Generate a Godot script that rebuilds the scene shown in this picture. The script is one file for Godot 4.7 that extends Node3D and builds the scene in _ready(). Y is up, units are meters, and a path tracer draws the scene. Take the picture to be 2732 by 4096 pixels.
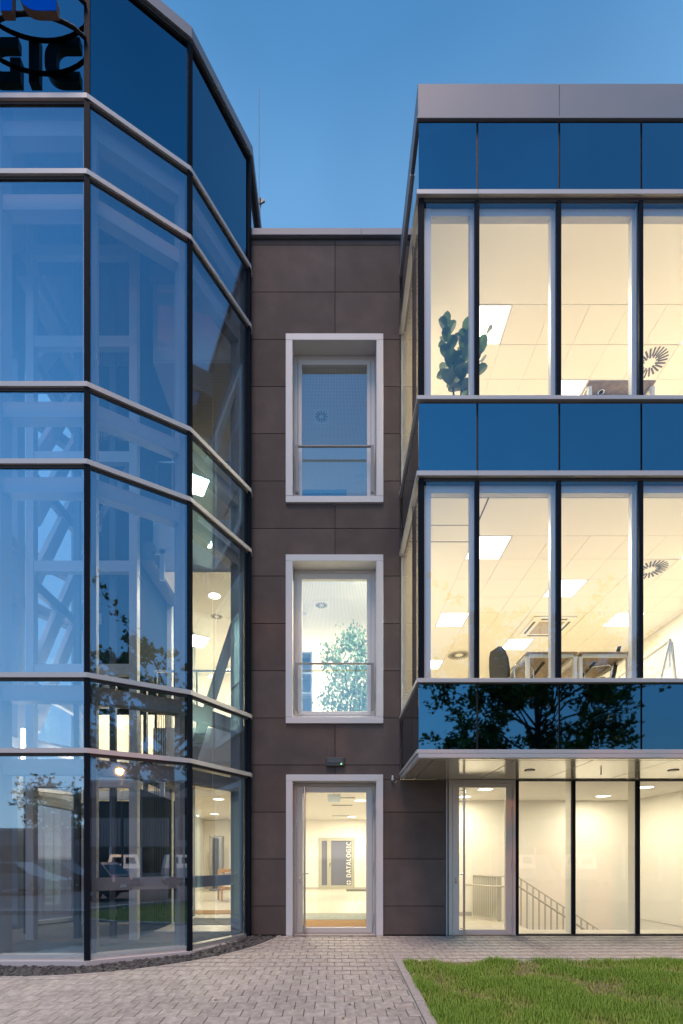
extends Node3D
# Office complex at dusk: glass tower, brown panel building, office block with lit rooms.
# x right, y up, -z away from the camera. The camera stands at x = 0, z = 0.

const EYE := 1.285
const WALL_Z := -8.09          # front face of the brown panels
const FRONT_Z := -6.40         # glass plane of the office block
const SLOPE := 0.043           # the ground falls away from the buildings
const TOWER := Vector2(-3.812, -8.617)
const TOWER_R := 2.492
const LEVELS := [2.70, 3.665, 6.392, 7.38, 10.095, 11.06]
const RAISE := 3.684           # storey height

var counts := {}
var meshes := {}
var M := {}
var rng := RandomNumberGenerator.new()

# ---------------------------------------------------------------- helpers
func lin(r: float, g: float, b: float) -> Color:
	return Color(r, g, b).linear_to_srgb()

func named(parent: Node, base: String) -> String:
	var key := str(parent.get_instance_id()) + base
	var n: int = counts.get(key, 0)
	counts[key] = n + 1
	return base if n == 0 else "%s_%03d" % [base, n]

func put(parent: Node, base: String, mesh: Mesh, m: Material, pos := Vector3.ZERO, basis := Basis()) -> MeshInstance3D:
	var o := MeshInstance3D.new()
	o.name = named(parent, base)
	o.mesh = mesh
	o.material_override = m
	o.transform = Transform3D(basis, pos)
	parent.add_child(o, true)
	return o

func tag(o: Node, label: String, category: String, group := "") -> Node:
	o.set_meta("label", label)
	o.set_meta("category", category)
	if group != "":
		o.set_meta("group", group)
	return o

func thing(base: String, label: String, category: String, pos := Vector3.ZERO, group := "") -> Node3D:
	var o := Node3D.new()
	o.name = named(self, base)
	o.position = pos
	add_child(o, true)
	tag(o, label, category, group)
	return o

func part(parent: Node, base: String, pos := Vector3.ZERO) -> Node3D:
	var o := Node3D.new()
	o.name = named(parent, base)
	o.position = pos
	parent.add_child(o, true)
	return o

func structure(o: Node) -> Node:
	o.set_meta("kind", "structure")
	return o

func stuff(o: Node) -> Node:
	o.set_meta("kind", "stuff")
	return o

func tool() -> SurfaceTool:
	var st := SurfaceTool.new()
	st.begin(Mesh.PRIMITIVE_TRIANGLES)
	return st

func tri(st: SurfaceTool, a: Vector3, b: Vector3, c: Vector3, n: Vector3) -> void:
	if (b - a).cross(c - a).dot(n) > 0.0:
		var k := b
		b = c
		c = k
	for p in [a, b, c]:
		st.set_normal(n)
		st.add_vertex(p)

func face(st: SurfaceTool, pts: Array, n: Vector3) -> void:
	for i in range(1, pts.size() - 1):
		tri(st, pts[0], pts[i], pts[i + 1], n)

# a box with chamfered edges, added to a tool
func add_box(st: SurfaceTool, c: Vector3, s: Vector3, bev := 0.0) -> void:
	var h := s * 0.5
	var k := minf(bev, minf(h.x, minf(h.y, h.z)) * 0.6)
	for ax in 3:
		var u := (ax + 1) % 3
		var v := (ax + 2) % 3
		for sg in [-1.0, 1.0]:
			var n := Vector3.ZERO
			n[ax] = sg
			var pts := []
			for q in [[-1, -1], [1, -1], [1, 1], [-1, 1]]:
				var p := Vector3.ZERO
				p[ax] = sg * h[ax]
				p[u] = q[0] * (h[u] - k)
				p[v] = q[1] * (h[v] - k)
				pts.append(c + p)
			face(st, pts, n)
	if k <= 0.0:
		return
	for ax in 3:
		var u := (ax + 1) % 3
		var v := (ax + 2) % 3
		for su in [-1.0, 1.0]:
			for sv in [-1.0, 1.0]:
				var n := Vector3.ZERO
				n[u] = su
				n[v] = sv
				var a := Vector3.ZERO
				var b := Vector3.ZERO
				a[u] = su * h[u]
				a[v] = sv * (h[v] - k)
				b[u] = su * (h[u] - k)
				b[v] = sv * h[v]
				var e := Vector3.ZERO
				e[ax] = h[ax] - k
				face(st, [c + a - e, c + a + e, c + b + e, c + b - e], n.normalized())
	for sx in [-1.0, 1.0]:
		for sy in [-1.0, 1.0]:
			for sz in [-1.0, 1.0]:
				var sg := Vector3(sx, sy, sz)
				tri(st, c + sg * Vector3(h.x, h.y - k, h.z - k), c + sg * Vector3(h.x - k, h.y, h.z - k), c + sg * Vector3(h.x - k, h.y - k, h.z), sg.normalized())

func box_mesh(s: Vector3, bev := 0.004) -> Mesh:
	var key := "%.4f %.4f %.4f %.4f" % [s.x, s.y, s.z, bev]
	if not meshes.has(key):
		var st := tool()
		add_box(st, Vector3.ZERO, s, bev)
		meshes[key] = st.commit()
	return meshes[key]

# a box given by its two corners
func box(parent: Node, base: String, m: Material, a: Vector3, b: Vector3, bev := 0.003) -> MeshInstance3D:
	return put(parent, base, box_mesh((b - a).abs(), bev), m, (a + b) * 0.5)

# several boxes joined in one mesh: list of [corner, corner]
func boxes(parent: Node, base: String, m: Material, list: Array, bev := 0.003) -> MeshInstance3D:
	var st := tool()
	for ab in list:
		add_box(st, (ab[0] + ab[1]) * 0.5, (ab[1] - ab[0]).abs(), bev)
	return put(parent, base, st.commit(), m)

# a straight bar of rectangular section between two points
func add_bar(st: SurfaceTool, a: Vector3, b: Vector3, w: float, h: float, side := Vector3.UP) -> void:
	var d := (b - a).normalized()
	var u := d.cross(side).normalized() if absf(d.dot(side)) < 0.98 else d.cross(Vector3.RIGHT).normalized()
	var v := u.cross(d).normalized()
	var q := []
	for p in [a, b]:
		for k in [[-1, -1], [1, -1], [1, 1], [-1, 1]]:
			q.append(p + u * k[0] * w * 0.5 + v * k[1] * h * 0.5)
	face(st, [q[0], q[1], q[5], q[4]], -v)
	face(st, [q[2], q[3], q[7], q[6]], v)
	face(st, [q[1], q[2], q[6], q[5]], u)
	face(st, [q[3], q[0], q[4], q[7]], -u)
	face(st, [q[0], q[1], q[2], q[3]], -d)
	face(st, [q[4], q[5], q[6], q[7]], d)

func bar(parent: Node, base: String, m: Material, a: Vector3, b: Vector3, w: float, h: float) -> MeshInstance3D:
	var st := tool()
	add_bar(st, a, b, w, h)
	return put(parent, base, st.commit(), m)

func add_tube(st: SurfaceTool, pts: Array, radii: Array, sides := 10, caps := true) -> void:
	var rings := []
	var up := Vector3.UP
	for i in pts.size():
		var d: Vector3 = (pts[mini(i + 1, pts.size() - 1)] - pts[maxi(i - 1, 0)]).normalized()
		var u := d.cross(up)
		if u.length() < 0.05:
			u = d.cross(Vector3.RIGHT)
		u = u.normalized()
		var v := u.cross(d).normalized()
		up = v
		var ring := []
		for k in sides:
			var a := TAU * k / sides
			var n := u * cos(a) + v * sin(a)
			ring.append([pts[i] + n * float(radii[mini(i, radii.size() - 1)]), n])
		rings.append(ring)
	for i in rings.size() - 1:
		for k in sides:
			var a: Array = rings[i][k]
			var b: Array = rings[i][(k + 1) % sides]
			var c: Array = rings[i + 1][(k + 1) % sides]
			var e: Array = rings[i + 1][k]
			for t in [[a, b, c], [a, c, e]]:
				var list: Array = t
				var p0: Vector3 = list[0][0]
				var p1: Vector3 = list[1][0]
				var p2: Vector3 = list[2][0]
				var n0: Vector3 = list[0][1]
				var order := [0, 1, 2]
				if (p1 - p0).cross(p2 - p0).dot(n0) > 0.0:
					order = [0, 2, 1]
				for o in order:
					st.set_normal(list[o][1])
					st.add_vertex(list[o][0])
	if caps:
		for i in [0, rings.size() - 1]:
			var pl := []
			for r in rings[i]:
				pl.append(r[0])
			var d: Vector3 = (pts[1] - pts[0]) if i == 0 else (pts[i] - pts[i - 1])
			face(st, pl, (-d if i == 0 else d).normalized())

func tube(parent: Node, base: String, m: Material, pts: Array, r: float, sides := 12) -> MeshInstance3D:
	var st := tool()
	add_tube(st, pts, [r], sides)
	return put(parent, base, st.commit(), m)

# a flat outline in x, z raised from y0 to y1
func add_prism(st: SurfaceTool, poly: PackedVector2Array, y0: float, y1: float) -> void:
	if Geometry2D.is_polygon_clockwise(poly):
		poly.reverse()
	var idx := Geometry2D.triangulate_polygon(poly)
	for i in range(0, idx.size(), 3):
		for y in [y0, y1]:
			var pp := []
			for k in 3:
				var p := poly[idx[i + k]]
				pp.append(Vector3(p.x, y, p.y))
			face(st, pp, Vector3.DOWN if y == y0 else Vector3.UP)
	for i in poly.size():
		var a := poly[i]
		var b := poly[(i + 1) % poly.size()]
		var t := (b - a).normalized()
		face(st, [Vector3(a.x, y0, a.y), Vector3(b.x, y0, b.y), Vector3(b.x, y1, b.y), Vector3(a.x, y1, a.y)], Vector3(t.y, 0, -t.x))

func prism(parent: Node, base: String, m: Material, poly: Array, y0: float, y1: float) -> MeshInstance3D:
	var st := tool()
	add_prism(st, PackedVector2Array(poly), y0, y1)
	return put(parent, base, st.commit(), m)

# a single sheet (glass pane, mat)
func sheet(parent: Node, base: String, m: Material, pts: Array, n: Vector3) -> MeshInstance3D:
	var st := tool()
	face(st, pts, n)
	return put(parent, base, st.commit(), m)

func pane_xy(parent: Node, base: String, m: Material, x0: float, x1: float, y0: float, y1: float, z: float) -> MeshInstance3D:
	return sheet(parent, base, m, [Vector3(x0, y0, z), Vector3(x1, y0, z), Vector3(x1, y1, z), Vector3(x0, y1, z)], Vector3.BACK)

func disc_mesh(r: float, h: float, sides := 32) -> Mesh:
	var st := tool()
	add_tube(st, [Vector3(0, 0, 0), Vector3(0, h, 0)], [r], sides)
	return st.commit()

func ground_y(z: float) -> float:
	return -SLOPE * (8.09 + clampf(z, -8.3, -1.0))

func noise_tex(freq: float, lo: Color, hi: Color, octaves := 4, size := 512, seed_value := 1) -> NoiseTexture2D:
	var n := FastNoiseLite.new()
	n.seed = seed_value
	n.frequency = freq
	n.fractal_octaves = octaves
	var g := Gradient.new()
	g.set_color(0, lo)
	g.set_color(1, hi)
	var t := NoiseTexture2D.new()
	t.width = size
	t.height = size
	t.seamless = true
	t.noise = n
	t.color_ramp = g
	return t

func mat(r: float, g: float, b: float, rough := 0.6, metal := 0.0) -> StandardMaterial3D:
	var m := StandardMaterial3D.new()
	m.albedo_color = lin(r, g, b)
	m.roughness = rough
	m.metallic = metal
	return m

func textured(m: StandardMaterial3D, t: Texture2D, scale: float) -> StandardMaterial3D:
	m.albedo_texture = t
	m.uv1_triplanar = true
	m.uv1_world_triplanar = true
	m.uv1_scale = Vector3.ONE * scale
	return m

func glow(r: float, g: float, b: float, e: float) -> StandardMaterial3D:
	var m := mat(0.8, 0.8, 0.8, 0.5)
	m.emission_enabled = true
	m.emission = lin(r, g, b)
	m.emission_energy_multiplier = e
	return m

# glass with a metal coating: part of the light is mirrored, the rest passes
func coated(r: float, g: float, b: float, share: float, white: Texture2D) -> StandardMaterial3D:
	var m := mat(r, g, b, 0.015, 1.0)
	m.albedo_texture = white
	m.transparency = BaseMaterial3D.TRANSPARENCY_ALPHA
	m.albedo_color.a = share
	return m

# ---------------------------------------------------------------- sky
func sky_color(d: Vector3, n: FastNoiseLite) -> Color:
	var el := rad_to_deg(asin(clampf(d.y, -1.0, 1.0)))
	var stops := [[0.0, Vector3(0.42, 0.47, 0.57)], [8.0, Vector3(0.36, 0.50, 0.69)], [18.0, Vector3(0.28, 0.52, 0.82)], [35.0, Vector3(0.22, 0.48, 0.82)], [52.0, Vector3(0.150, 0.375, 0.70)], [61.0, Vector3(0.082, 0.27, 0.575)], [75.0, Vector3(0.055, 0.22, 0.51)], [90.0, Vector3(0.05, 0.20, 0.47)]]
	var c: Vector3 = stops[0][1]
	for i in stops.size() - 1:
		var e0: float = stops[i][0]
		var e1: float = stops[i + 1][0]
		if el >= e0:
			var t := clampf((el - e0) / (e1 - e0), 0.0, 1.0)
			t = t * t * (3.0 - 2.0 * t)
			var a: Vector3 = stops[i][1]
			var b: Vector3 = stops[i + 1][1]
			c = a.lerp(b, t)
	var flat := Vector2(d.x, d.z).normalized()
	var west := pow(clampf(0.5 + 0.5 * flat.dot(Vector2(-0.62, 0.78)), 0.0, 1.0), 1.5)
	c += Vector3(0.34, 0.13, -0.02) * west * exp(-maxf(el, 0.0) / 8.0)
	c += Vector3(0.40, 0.42, 0.40) * pow(west, 2.0) * exp(-maxf(el, 0.0) / 15.0)
	var arch := pow(clampf(0.5 + 0.5 * flat.dot(Vector2(-0.62, 0.78)), 0.0, 1.0), 3.0)
	c *= 1.0 + 0.8 * arch * (1.0 - smoothstep(50.0, 85.0, el))
	var streak := n.get_noise_3d(d.x * 60.0, d.y * 900.0, d.z * 60.0) * 0.5 + 0.5
	var low := exp(-pow((el - 4.0) / 4.5, 2.0)) * west
	c = c.lerp(Vector3(0.12, 0.19, 0.33), clampf((streak - 0.48) * 4.0, 0.0, 0.85) * low)
	var veil := n.get_noise_3d(d.x * 130.0, d.y * 160.0, d.z * 130.0)
	c *= 1.0 + 0.14 * veil
	if el < 0.0:
		c = c.lerp(Vector3(0.14, 0.14, 0.15), clampf(-el / 3.0, 0.0, 1.0))
	return Color(c.x, c.y, c.z)

func make_sky() -> Sky:
	var w := 1024
	var h := 512
	var n := FastNoiseLite.new()
	n.seed = 4
	n.frequency = 0.02
	n.fractal_octaves = 4
	var im := Image.create(w, h, false, Image.FORMAT_RGBF)
	for j in h:
		var el := PI * (0.5 - (j + 0.5) / h)
		for i in w:
			var az := TAU * ((i + 0.5) / w - 0.5)
			im.set_pixel(i, j, sky_color(Vector3(-sin(az) * cos(el), sin(el), cos(az) * cos(el)), n))
	var p := PanoramaSkyMaterial.new()
	p.panorama = ImageTexture.create_from_image(im)
	var s := Sky.new()
	s.sky_material = p
	return s

# ---------------------------------------------------------------- materials
func materials() -> void:
	var wi := Image.create(4, 4, false, Image.FORMAT_RGBA8)
	wi.fill(Color.WHITE)
	var white := ImageTexture.create_from_image(wi)
	M.alu = mat(0.40, 0.40, 0.41, 0.45, 0.1)
	M.casing = mat(0.49, 0.49, 0.50, 0.45, 0.05)
	M.rail_grey = mat(0.20, 0.20, 0.205, 0.45)
	M.alu_grey = mat(0.46, 0.445, 0.425, 0.4, 0.15)
	M.dark = mat(0.009, 0.012, 0.018, 0.45)
	M.dark.metallic_specular = 0.08
	M.fascia = mat(0.15, 0.175, 0.215, 0.55)
	M.gasket = mat(0.02, 0.02, 0.022, 0.6)
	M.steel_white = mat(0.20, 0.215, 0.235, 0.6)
	M.steel_brace = mat(0.74, 0.76, 0.78, 0.5)
	M.steel_shaft = mat(0.40, 0.42, 0.44, 0.5)
	M.steel_dark = mat(0.06, 0.065, 0.075, 0.4, 0.3)
	M.inox = mat(0.55, 0.53, 0.50, 0.25, 1.0)
	M.spandrel = mat(0.056, 0.165, 0.25, 0.02, 1.0)
	M.spandrel_deep = mat(0.02, 0.12, 0.20, 0.02, 1.0)
	var warp := noise_tex(0.006, Color.BLACK, Color.WHITE, 2, 256, 40)
	warp.as_normal_map = true
	warp.bump_strength = 6.0
	var sp := []
	for k in [0.93, 1.0, 1.06, 0.98]:
		var m := mat(0.046 * k, 0.142 * k, 0.22 * k, 0.02, 1.0)
		m.normal_enabled = true
		m.normal_texture = warp
		m.normal_scale = 0.05
		m.uv1_triplanar = true
		m.uv1_world_triplanar = true
		m.uv1_scale = Vector3.ONE * (0.45 + 0.07 * sp.size())
		sp.append(m)
	M.spandrels = sp
	M.glass_tower = coated(0.32, 0.66, 0.96, 0.28, white)
	M.glass_inner = mat(0.004, 0.012, 0.02, 0.02)
	M.glass_inner.transparency = BaseMaterial3D.TRANSPARENCY_ALPHA
	M.glass_inner.albedo_color.a = 0.12
	M.glass_inner.metallic_specular = 0.3
	M.glass_plain = mat(1, 1, 1, 0.0)
	M.glass_plain.transparency = BaseMaterial3D.TRANSPARENCY_ALPHA
	M.glass_plain.albedo_color.a = 0.02
	M.glass_block = coated(0.35, 0.72, 1.0, 0.115, white)
	M.glass_window = coated(0.28, 0.72, 1.0, 0.22, white)
	M.glass_clear = coated(0.9, 0.95, 1.0, 0.07, white)
	var mottle := noise_tex(0.006, Color(0.88, 0.88, 0.89), Color(1, 0.99, 0.98), 6, 512, 3)
	var panels := []
	for k in [0.80, 0.86, 0.93]:
		var m := mat(0.126 * k, 0.103 * k, 0.096 * k, 0.75)
		m.metallic_specular = 0.2
		textured(m, mottle, 0.55)
		panels.append(m)
	M.panels = panels
	M.backing = mat(0.008, 0.008, 0.008, 0.9)
	M.wall_in = mat(0.80, 0.77, 0.70, 0.75)
	M.ceiling = textured(mat(0.80, 0.77, 0.70, 0.85), noise_tex(0.2, Color(0.96, 0.96, 0.96), Color.WHITE, 2, 256, 9), 3.0)
	M.ceiling_seam = mat(0.60, 0.57, 0.50, 0.9)
	M.seam_pale = mat(0.72, 0.69, 0.62, 0.9)
	M.groove = mat(0.10, 0.095, 0.09, 0.8)
	M.floor_in = textured(mat(0.62, 0.58, 0.50, 0.35), noise_tex(0.02, Color(0.9, 0.9, 0.9), Color.WHITE, 3, 256, 5), 1.0)
	M.soffit = mat(0.62, 0.60, 0.54, 0.14, 0.55)
	M.perforated = textured(mat(0.80, 0.77, 0.70, 0.85), dot_texture(), 9.0)
	M.panel_glow = glow(1.0, 0.96, 0.90, 3.0)
	M.lamp_glow = glow(1.0, 0.95, 0.85, 4.0)
	M.black = mat(0.012, 0.012, 0.013, 0.5)
	M.black.metallic_specular = 0.15
	M.chair_black = mat(0.025, 0.025, 0.027, 0.7)
	M.chrome = mat(0.7, 0.7, 0.7, 0.12, 1.0)
	M.desk_top = textured(mat(0.42, 0.30, 0.18, 0.5), noise_tex(0.03, Color(0.8, 0.78, 0.75), Color.WHITE, 4, 256, 6), 1.5)
	M.cream = mat(0.66, 0.63, 0.54, 0.5)
	M.rail_cream = mat(0.48, 0.47, 0.40, 0.45)
	M.wood = textured(mat(0.60, 0.34, 0.12, 0.45), noise_tex(0.03, Color(0.75, 0.72, 0.7), Color.WHITE, 4, 256, 7), 2.0)
	M.leaf_dark = mat(0.018, 0.038, 0.016, 0.4)
	M.leaf_dark.backlight_enabled = true
	M.leaf_dark.backlight = lin(0.04, 0.07, 0.02)
	M.leaf_ficus = mat(0.10, 0.16, 0.10, 0.4)
	M.leaf_ficus.backlight_enabled = true
	M.leaf_ficus.backlight = lin(0.12, 0.2, 0.1)
	M.bark = textured(mat(0.10, 0.085, 0.07, 0.9), noise_tex(0.05, Color(0.5, 0.5, 0.5), Color.WHITE, 4, 256, 8), 2.0)
	var tree_leaf := mat(1, 1, 1, 0.55)
	tree_leaf.vertex_color_use_as_albedo = true
	tree_leaf.backlight_enabled = true
	tree_leaf.backlight = lin(0.25, 0.3, 0.15)
	M.tree_leaf = tree_leaf
	var grass := mat(1, 1, 1, 0.6)
	grass.vertex_color_use_as_albedo = true
	grass.backlight_enabled = true
	grass.backlight = lin(0.3, 0.35, 0.15)
	M.grass = grass
	var stone := mat(1, 1, 1, 0.6)
	stone.vertex_color_use_as_albedo = true
	M.stone = stone
	M.soil = textured(mat(0.20, 0.18, 0.08, 0.95), noise_tex(0.03, Color(0.55, 0.6, 0.5), Color.WHITE, 5, 512, 11), 0.9)
	M.sand = textured(mat(0.20, 0.18, 0.165, 0.95), noise_tex(0.1, Color(0.6, 0.6, 0.6), Color.WHITE, 4, 256, 12), 2.0)
	M.asphalt = textured(mat(0.06, 0.058, 0.058, 0.85), noise_tex(0.15, Color(0.6, 0.6, 0.6), Color.WHITE, 4, 512, 13), 1.0)
	M.concrete = textured(mat(0.36, 0.335, 0.32, 0.8), noise_tex(0.04, Color(0.78, 0.77, 0.76), Color.WHITE, 5, 512, 14), 1.2)
	var pv := []
	var pt := noise_tex(0.007, Color(0.74, 0.73, 0.725), Color(1, 1, 1), 5, 1024, 15)
	for k in 6:
		var f: float = [0.90, 0.96, 1.0, 1.03, 0.98, 0.86][k]
		var m := mat(0.395 * f, 0.368 * f + (0.006 if k == 1 else 0.0), 0.335 * f + (0.008 if k == 4 else 0.0), 0.68)
		textured(m, pt, 1.3)
		m.uv1_offset = Vector3(0.37, 0.11, 0.23) * k
		pv.append(m)
	M.pavers = pv
	M.white_paint = mat(0.75, 0.74, 0.73, 0.35)
	M.car_black = mat(0.012, 0.013, 0.014, 0.12)
	M.car_black.clearcoat_enabled = true
	M.car_white = mat(0.72, 0.71, 0.70, 0.2)
	M.tyre = mat(0.015, 0.015, 0.015, 0.8)
	M.car_glass = mat(0.01, 0.012, 0.014, 0.05)
	M.cladding = mat(0.46, 0.40, 0.37, 0.6)
	M.plain_grey = mat(0.22, 0.22, 0.22, 0.7)

func dot_texture() -> ImageTexture:
	var im := Image.create(128, 128, false, Image.FORMAT_RGBA8)
	im.fill(Color.WHITE)
	for j in 4:
		for i in 4:
			for y in 32:
				for x in 32:
					var d := Vector2(x - 15.5, y - 15.5).length()
					if d < 8.0:
						im.set_pixel(i * 32 + x, j * 32 + y, Color(0.66, 0.64, 0.62))
	return ImageTexture.create_from_image(im)

# ---------------------------------------------------------------- glass tower
func vtx(deg: float, off: float) -> Vector2:
	var a := deg_to_rad(deg)
	return TOWER + Vector2(cos(a), sin(a)) * (TOWER_R * cos(deg_to_rad(15.0)) + off) / cos(deg_to_rad(15.0))

func facet(parent: Node, base: String, m: Material, th: float, o0: float, o1: float, y0: float, y1: float) -> MeshInstance3D:
	return prism(parent, base, m, [vtx(th + 15, o1), vtx(th - 15, o1), vtx(th - 15, o0), vtx(th + 15, o0)], y0, y1)

func facet_pane(parent: Node, m: Material, th: float, y0: float, y1: float, base := "window_pane", off := 0.0) -> void:
	var p := vtx(th + 15, off)
	var q := vtx(th - 15, off)
	var t := (q - p).normalized() * 0.03
	p += t
	q -= t
	sheet(parent, base, m, [Vector3(p.x, y0, p.y), Vector3(q.x, y0, q.y), Vector3(q.x, y1, q.y), Vector3(p.x, y1, p.y)], Vector3(cos(deg_to_rad(th)), 0, sin(deg_to_rad(th))))

func build_tower() -> void:
	var t := thing("glass_tower", "twelve-sided blue glass stair and lift tower with grey metal bands, left of the brown building", "tower")
	var glazed := [90, 60, 30, 120, 150, 180, 210]
	for th in glazed:
		var y := 0.0
		for lv in LEVELS:
			facet_pane(t, M.glass_tower, th, y, lv - 0.062)
			facet_pane(t, M.glass_inner, th, y, lv - 0.10, "inner_pane", -0.035)
			facet(t, "transom", M.alu, th, -0.03, 0.042, lv - 0.062, lv)
			facet(t, "gasket", M.gasket, th, -0.03, 0.012, lv - 0.097, lv - 0.062)
			facet(t, "ring_beam", M.steel_white, th, -0.27, -0.12, lv - 0.31, lv - 0.11)
			y = lv
		facet_pane(t, M.spandrel_deep, th, 11.06, 12.83, "spandrel_panel")
		facet(t, "spandrel_backing", M.steel_dark, th, -0.10, -0.03, 11.10, 12.80)
		facet(t, "base_rail", M.alu, th, -0.06, 0.06, -0.085, -0.02)
		facet(t, "base_frame", M.alu_grey, th, -0.14, -0.015, -0.02, 0.05)
		facet(t, "plinth", M.gasket, th, -0.12, 0.035, -0.45, -0.085)
	# the narrow facet that meets the brown wall
	var c := vtx(15, 0.0)
	var y := 0.0
	for lv in LEVELS:
		sheet(t, "window_pane", M.glass_tower, [Vector3(c.x, y, c.y - 0.02), Vector3(c.x, y, -8.06), Vector3(c.x, lv - 0.062, -8.06), Vector3(c.x, lv - 0.062, c.y - 0.02)], Vector3.RIGHT)
		prism(t, "transom", M.alu, [c + Vector2(0.02, 0.0), c + Vector2(0.0435, 0.0116), Vector2(c.x + 0.042, -8.075), Vector2(c.x, -8.075), c + Vector2(-0.02, 0)], lv - 0.0615, lv - 0.0005)
		y = lv
	box(t, "edge_profile", M.alu_grey, Vector3(c.x - 0.03, -0.08, -8.12), Vector3(c.x + 0.012, 11.78, -8.05))
	for th in [0, -30, -60, 240, 270]:
		facet_pane(t, M.spandrel_deep, th, 11.80, 12.83, "spandrel_panel")
		facet(t, "spandrel_backing", M.steel_dark, th, -0.10, -0.03, 11.80, 12.80)
	for k in 12:
		var th := k * 30.0
		facet(t, "parapet", M.fascia, th, -0.10, 0.065, 12.845, 13.0)
		facet(t, "drip_edge", M.gasket, th, -0.10, 0.035, 12.805, 12.845)
	var roof := []
	for k in 12:
		roof.append(vtx(15 + 30 * k, -0.08))
	prism(t, "roof", M.plain_grey, roof, 12.70, 12.80)
	for dv in [75, 45, 15, 105, 135, 165, 195]:
		var a := vtx(dv, 0.03)
		var d := (a - TOWER).normalized()
		var n := Vector2(-d.y, d.x)
		prism(t, "mullion", M.dark, [a + n * 0.034, a - n * 0.034, a - n * 0.034 - d * 0.10, a + n * 0.034 - d * 0.10], -0.05, 12.82)
	for dv in [75, 45, 15, -15, 105, 135, 165, 195, 225, 255, 285]:
		var a := vtx(dv, -0.20)
		var d := (a - TOWER).normalized() * 0.08
		var n := Vector2(-d.y, d.x)
		prism(t, "steel_column", M.steel_white, [a + n + d, a - n + d, a - n - d, a + n - d], -0.06, 12.70)
	for th in [60, 30]:
		facet(t, "ring_beam", M.steel_white, th, -0.24, -0.14, 0.86, 1.03)
	var fl := []
	for k in 12:
		fl.append(vtx(15 + 30 * k, -0.10))
	prism(t, "floor", mat(0.06, 0.06, 0.06, 0.5), fl, -0.16, -0.06)
	# braces and rails behind the facet that meets the wall
	bar(t, "steel_brace", M.steel_white, Vector3(-2.15, 2.75, -6.98 - 0.3), Vector3(-1.62, 5.2, -8.0), 0.07, 0.14)
	bar(t, "steel_brace", M.steel_white, Vector3(-2.15, 6.4, -7.28), Vector3(-1.62, 9.3, -8.0), 0.07, 0.14)

	# lift shaft inside the tower
	var s := thing("lift_shaft", "white steel lift shaft with slanting braces and cables, inside the glass tower", "lift shaft")
	var xs := [-5.0, -3.3]
	var zs := [-8.0, -9.7]
	for x in xs:
		for z in zs:
			box(s, "post", M.steel_shaft, Vector3(x - 0.065, -0.06, z - 0.065), Vector3(x + 0.065, 12.7, z + 0.065))
	for lv in [2.55, 4.4, 6.1, 7.9, 9.8, 11.3]:
		for z in zs:
			box(s, "crossbeam", M.steel_shaft, Vector3(-4.935, lv - 0.09, z - 0.05), Vector3(-3.365, lv + 0.09, z + 0.05))
		box(s, "side_beam", M.steel_shaft, Vector3(-5.05, lv - 0.35, -9.635), Vector3(-4.95, lv - 0.17, -8.065))
	for y0 in [3.45, 4.41, 5.91, 6.93, 7.87, 9.35]:
		bar(s, "brace", M.steel_brace, Vector3(-5.0, y0, -8.06), Vector3(-5.0, y0 + 2.9, -9.64), 0.10, 0.20)
	for y0 in [4.1, 7.7]:
		bar(s, "brace", M.steel_shaft, Vector3(-4.93, y0, -9.7), Vector3(-3.37, y0 + 2.6, -9.7), 0.08, 0.15)
	var dk := mat(0.012, 0.02, 0.03, 0.6)
	dk.metallic_specular = 0.1
	box(s, "shaft_panel", dk, Vector3(-3.25, 6.6, -9.62), Vector3(-3.23, 12.65, -8.08), 0.0)
	box(s, "shaft_panel", dk, Vector3(-4.92, 4.2, -9.80), Vector3(-3.2, 12.65, -9.78), 0.0)
	box(s, "shaft_panel", dk, Vector3(-3.25, 0.0, -9.62), Vector3(-3.23, 2.45, -8.08), 0.0)
	box(s, "shaft_panel", dk, Vector3(-4.92, 0.0, -9.80), Vector3(-3.2, 2.45, -9.78), 0.0)
	box(s, "lift_car", dk, Vector3(-3.32, 4.45, -9.62), Vector3(-3.95, 7.05, -8.2), 0.02)
	box(s, "guide_rail", M.steel_dark, Vector3(-3.42, -0.05, -8.75), Vector3(-3.36, 12.4, -8.66))
	box(s, "guide_rail", M.steel_dark, Vector3(-4.35, -0.05, -8.14), Vector3(-4.25, 12.4, -8.07))
	box(s, "guide_rail", M.steel_dark, Vector3(-3.75, -0.05, -8.14), Vector3(-3.65, 12.4, -8.07))
	for k in 6:
		tube(s, "cable", M.black, [Vector3(-4.15 + 0.035 * k, 7.0, -8.3), Vector3(-4.15 + 0.035 * k, 12.4, -8.3)], 0.006, 6)
	for k in 7:
		tube(s, "cable", M.black, [Vector3(-3.15 + 0.03 * k, 0.1, -8.5), Vector3(-3.15 + 0.03 * k, 4.5, -8.5)], 0.006, 6)
	for lv in [3.35, 7.05]:
		box(s, "door_header", M.steel_dark, Vector3(-3.28, lv - 0.75, -9.6), Vector3(-3.05, lv - 0.45, -8.1))
		boxes(s, "door_bracket", M.steel_shaft, [[Vector3(-2.98, lv - 1.0, -8.3), Vector3(-2.9, lv - 0.45, -8.26)], [Vector3(-3.05, lv - 0.55, -8.3), Vector3(-2.9, lv - 0.48, -8.26)]])

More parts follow.
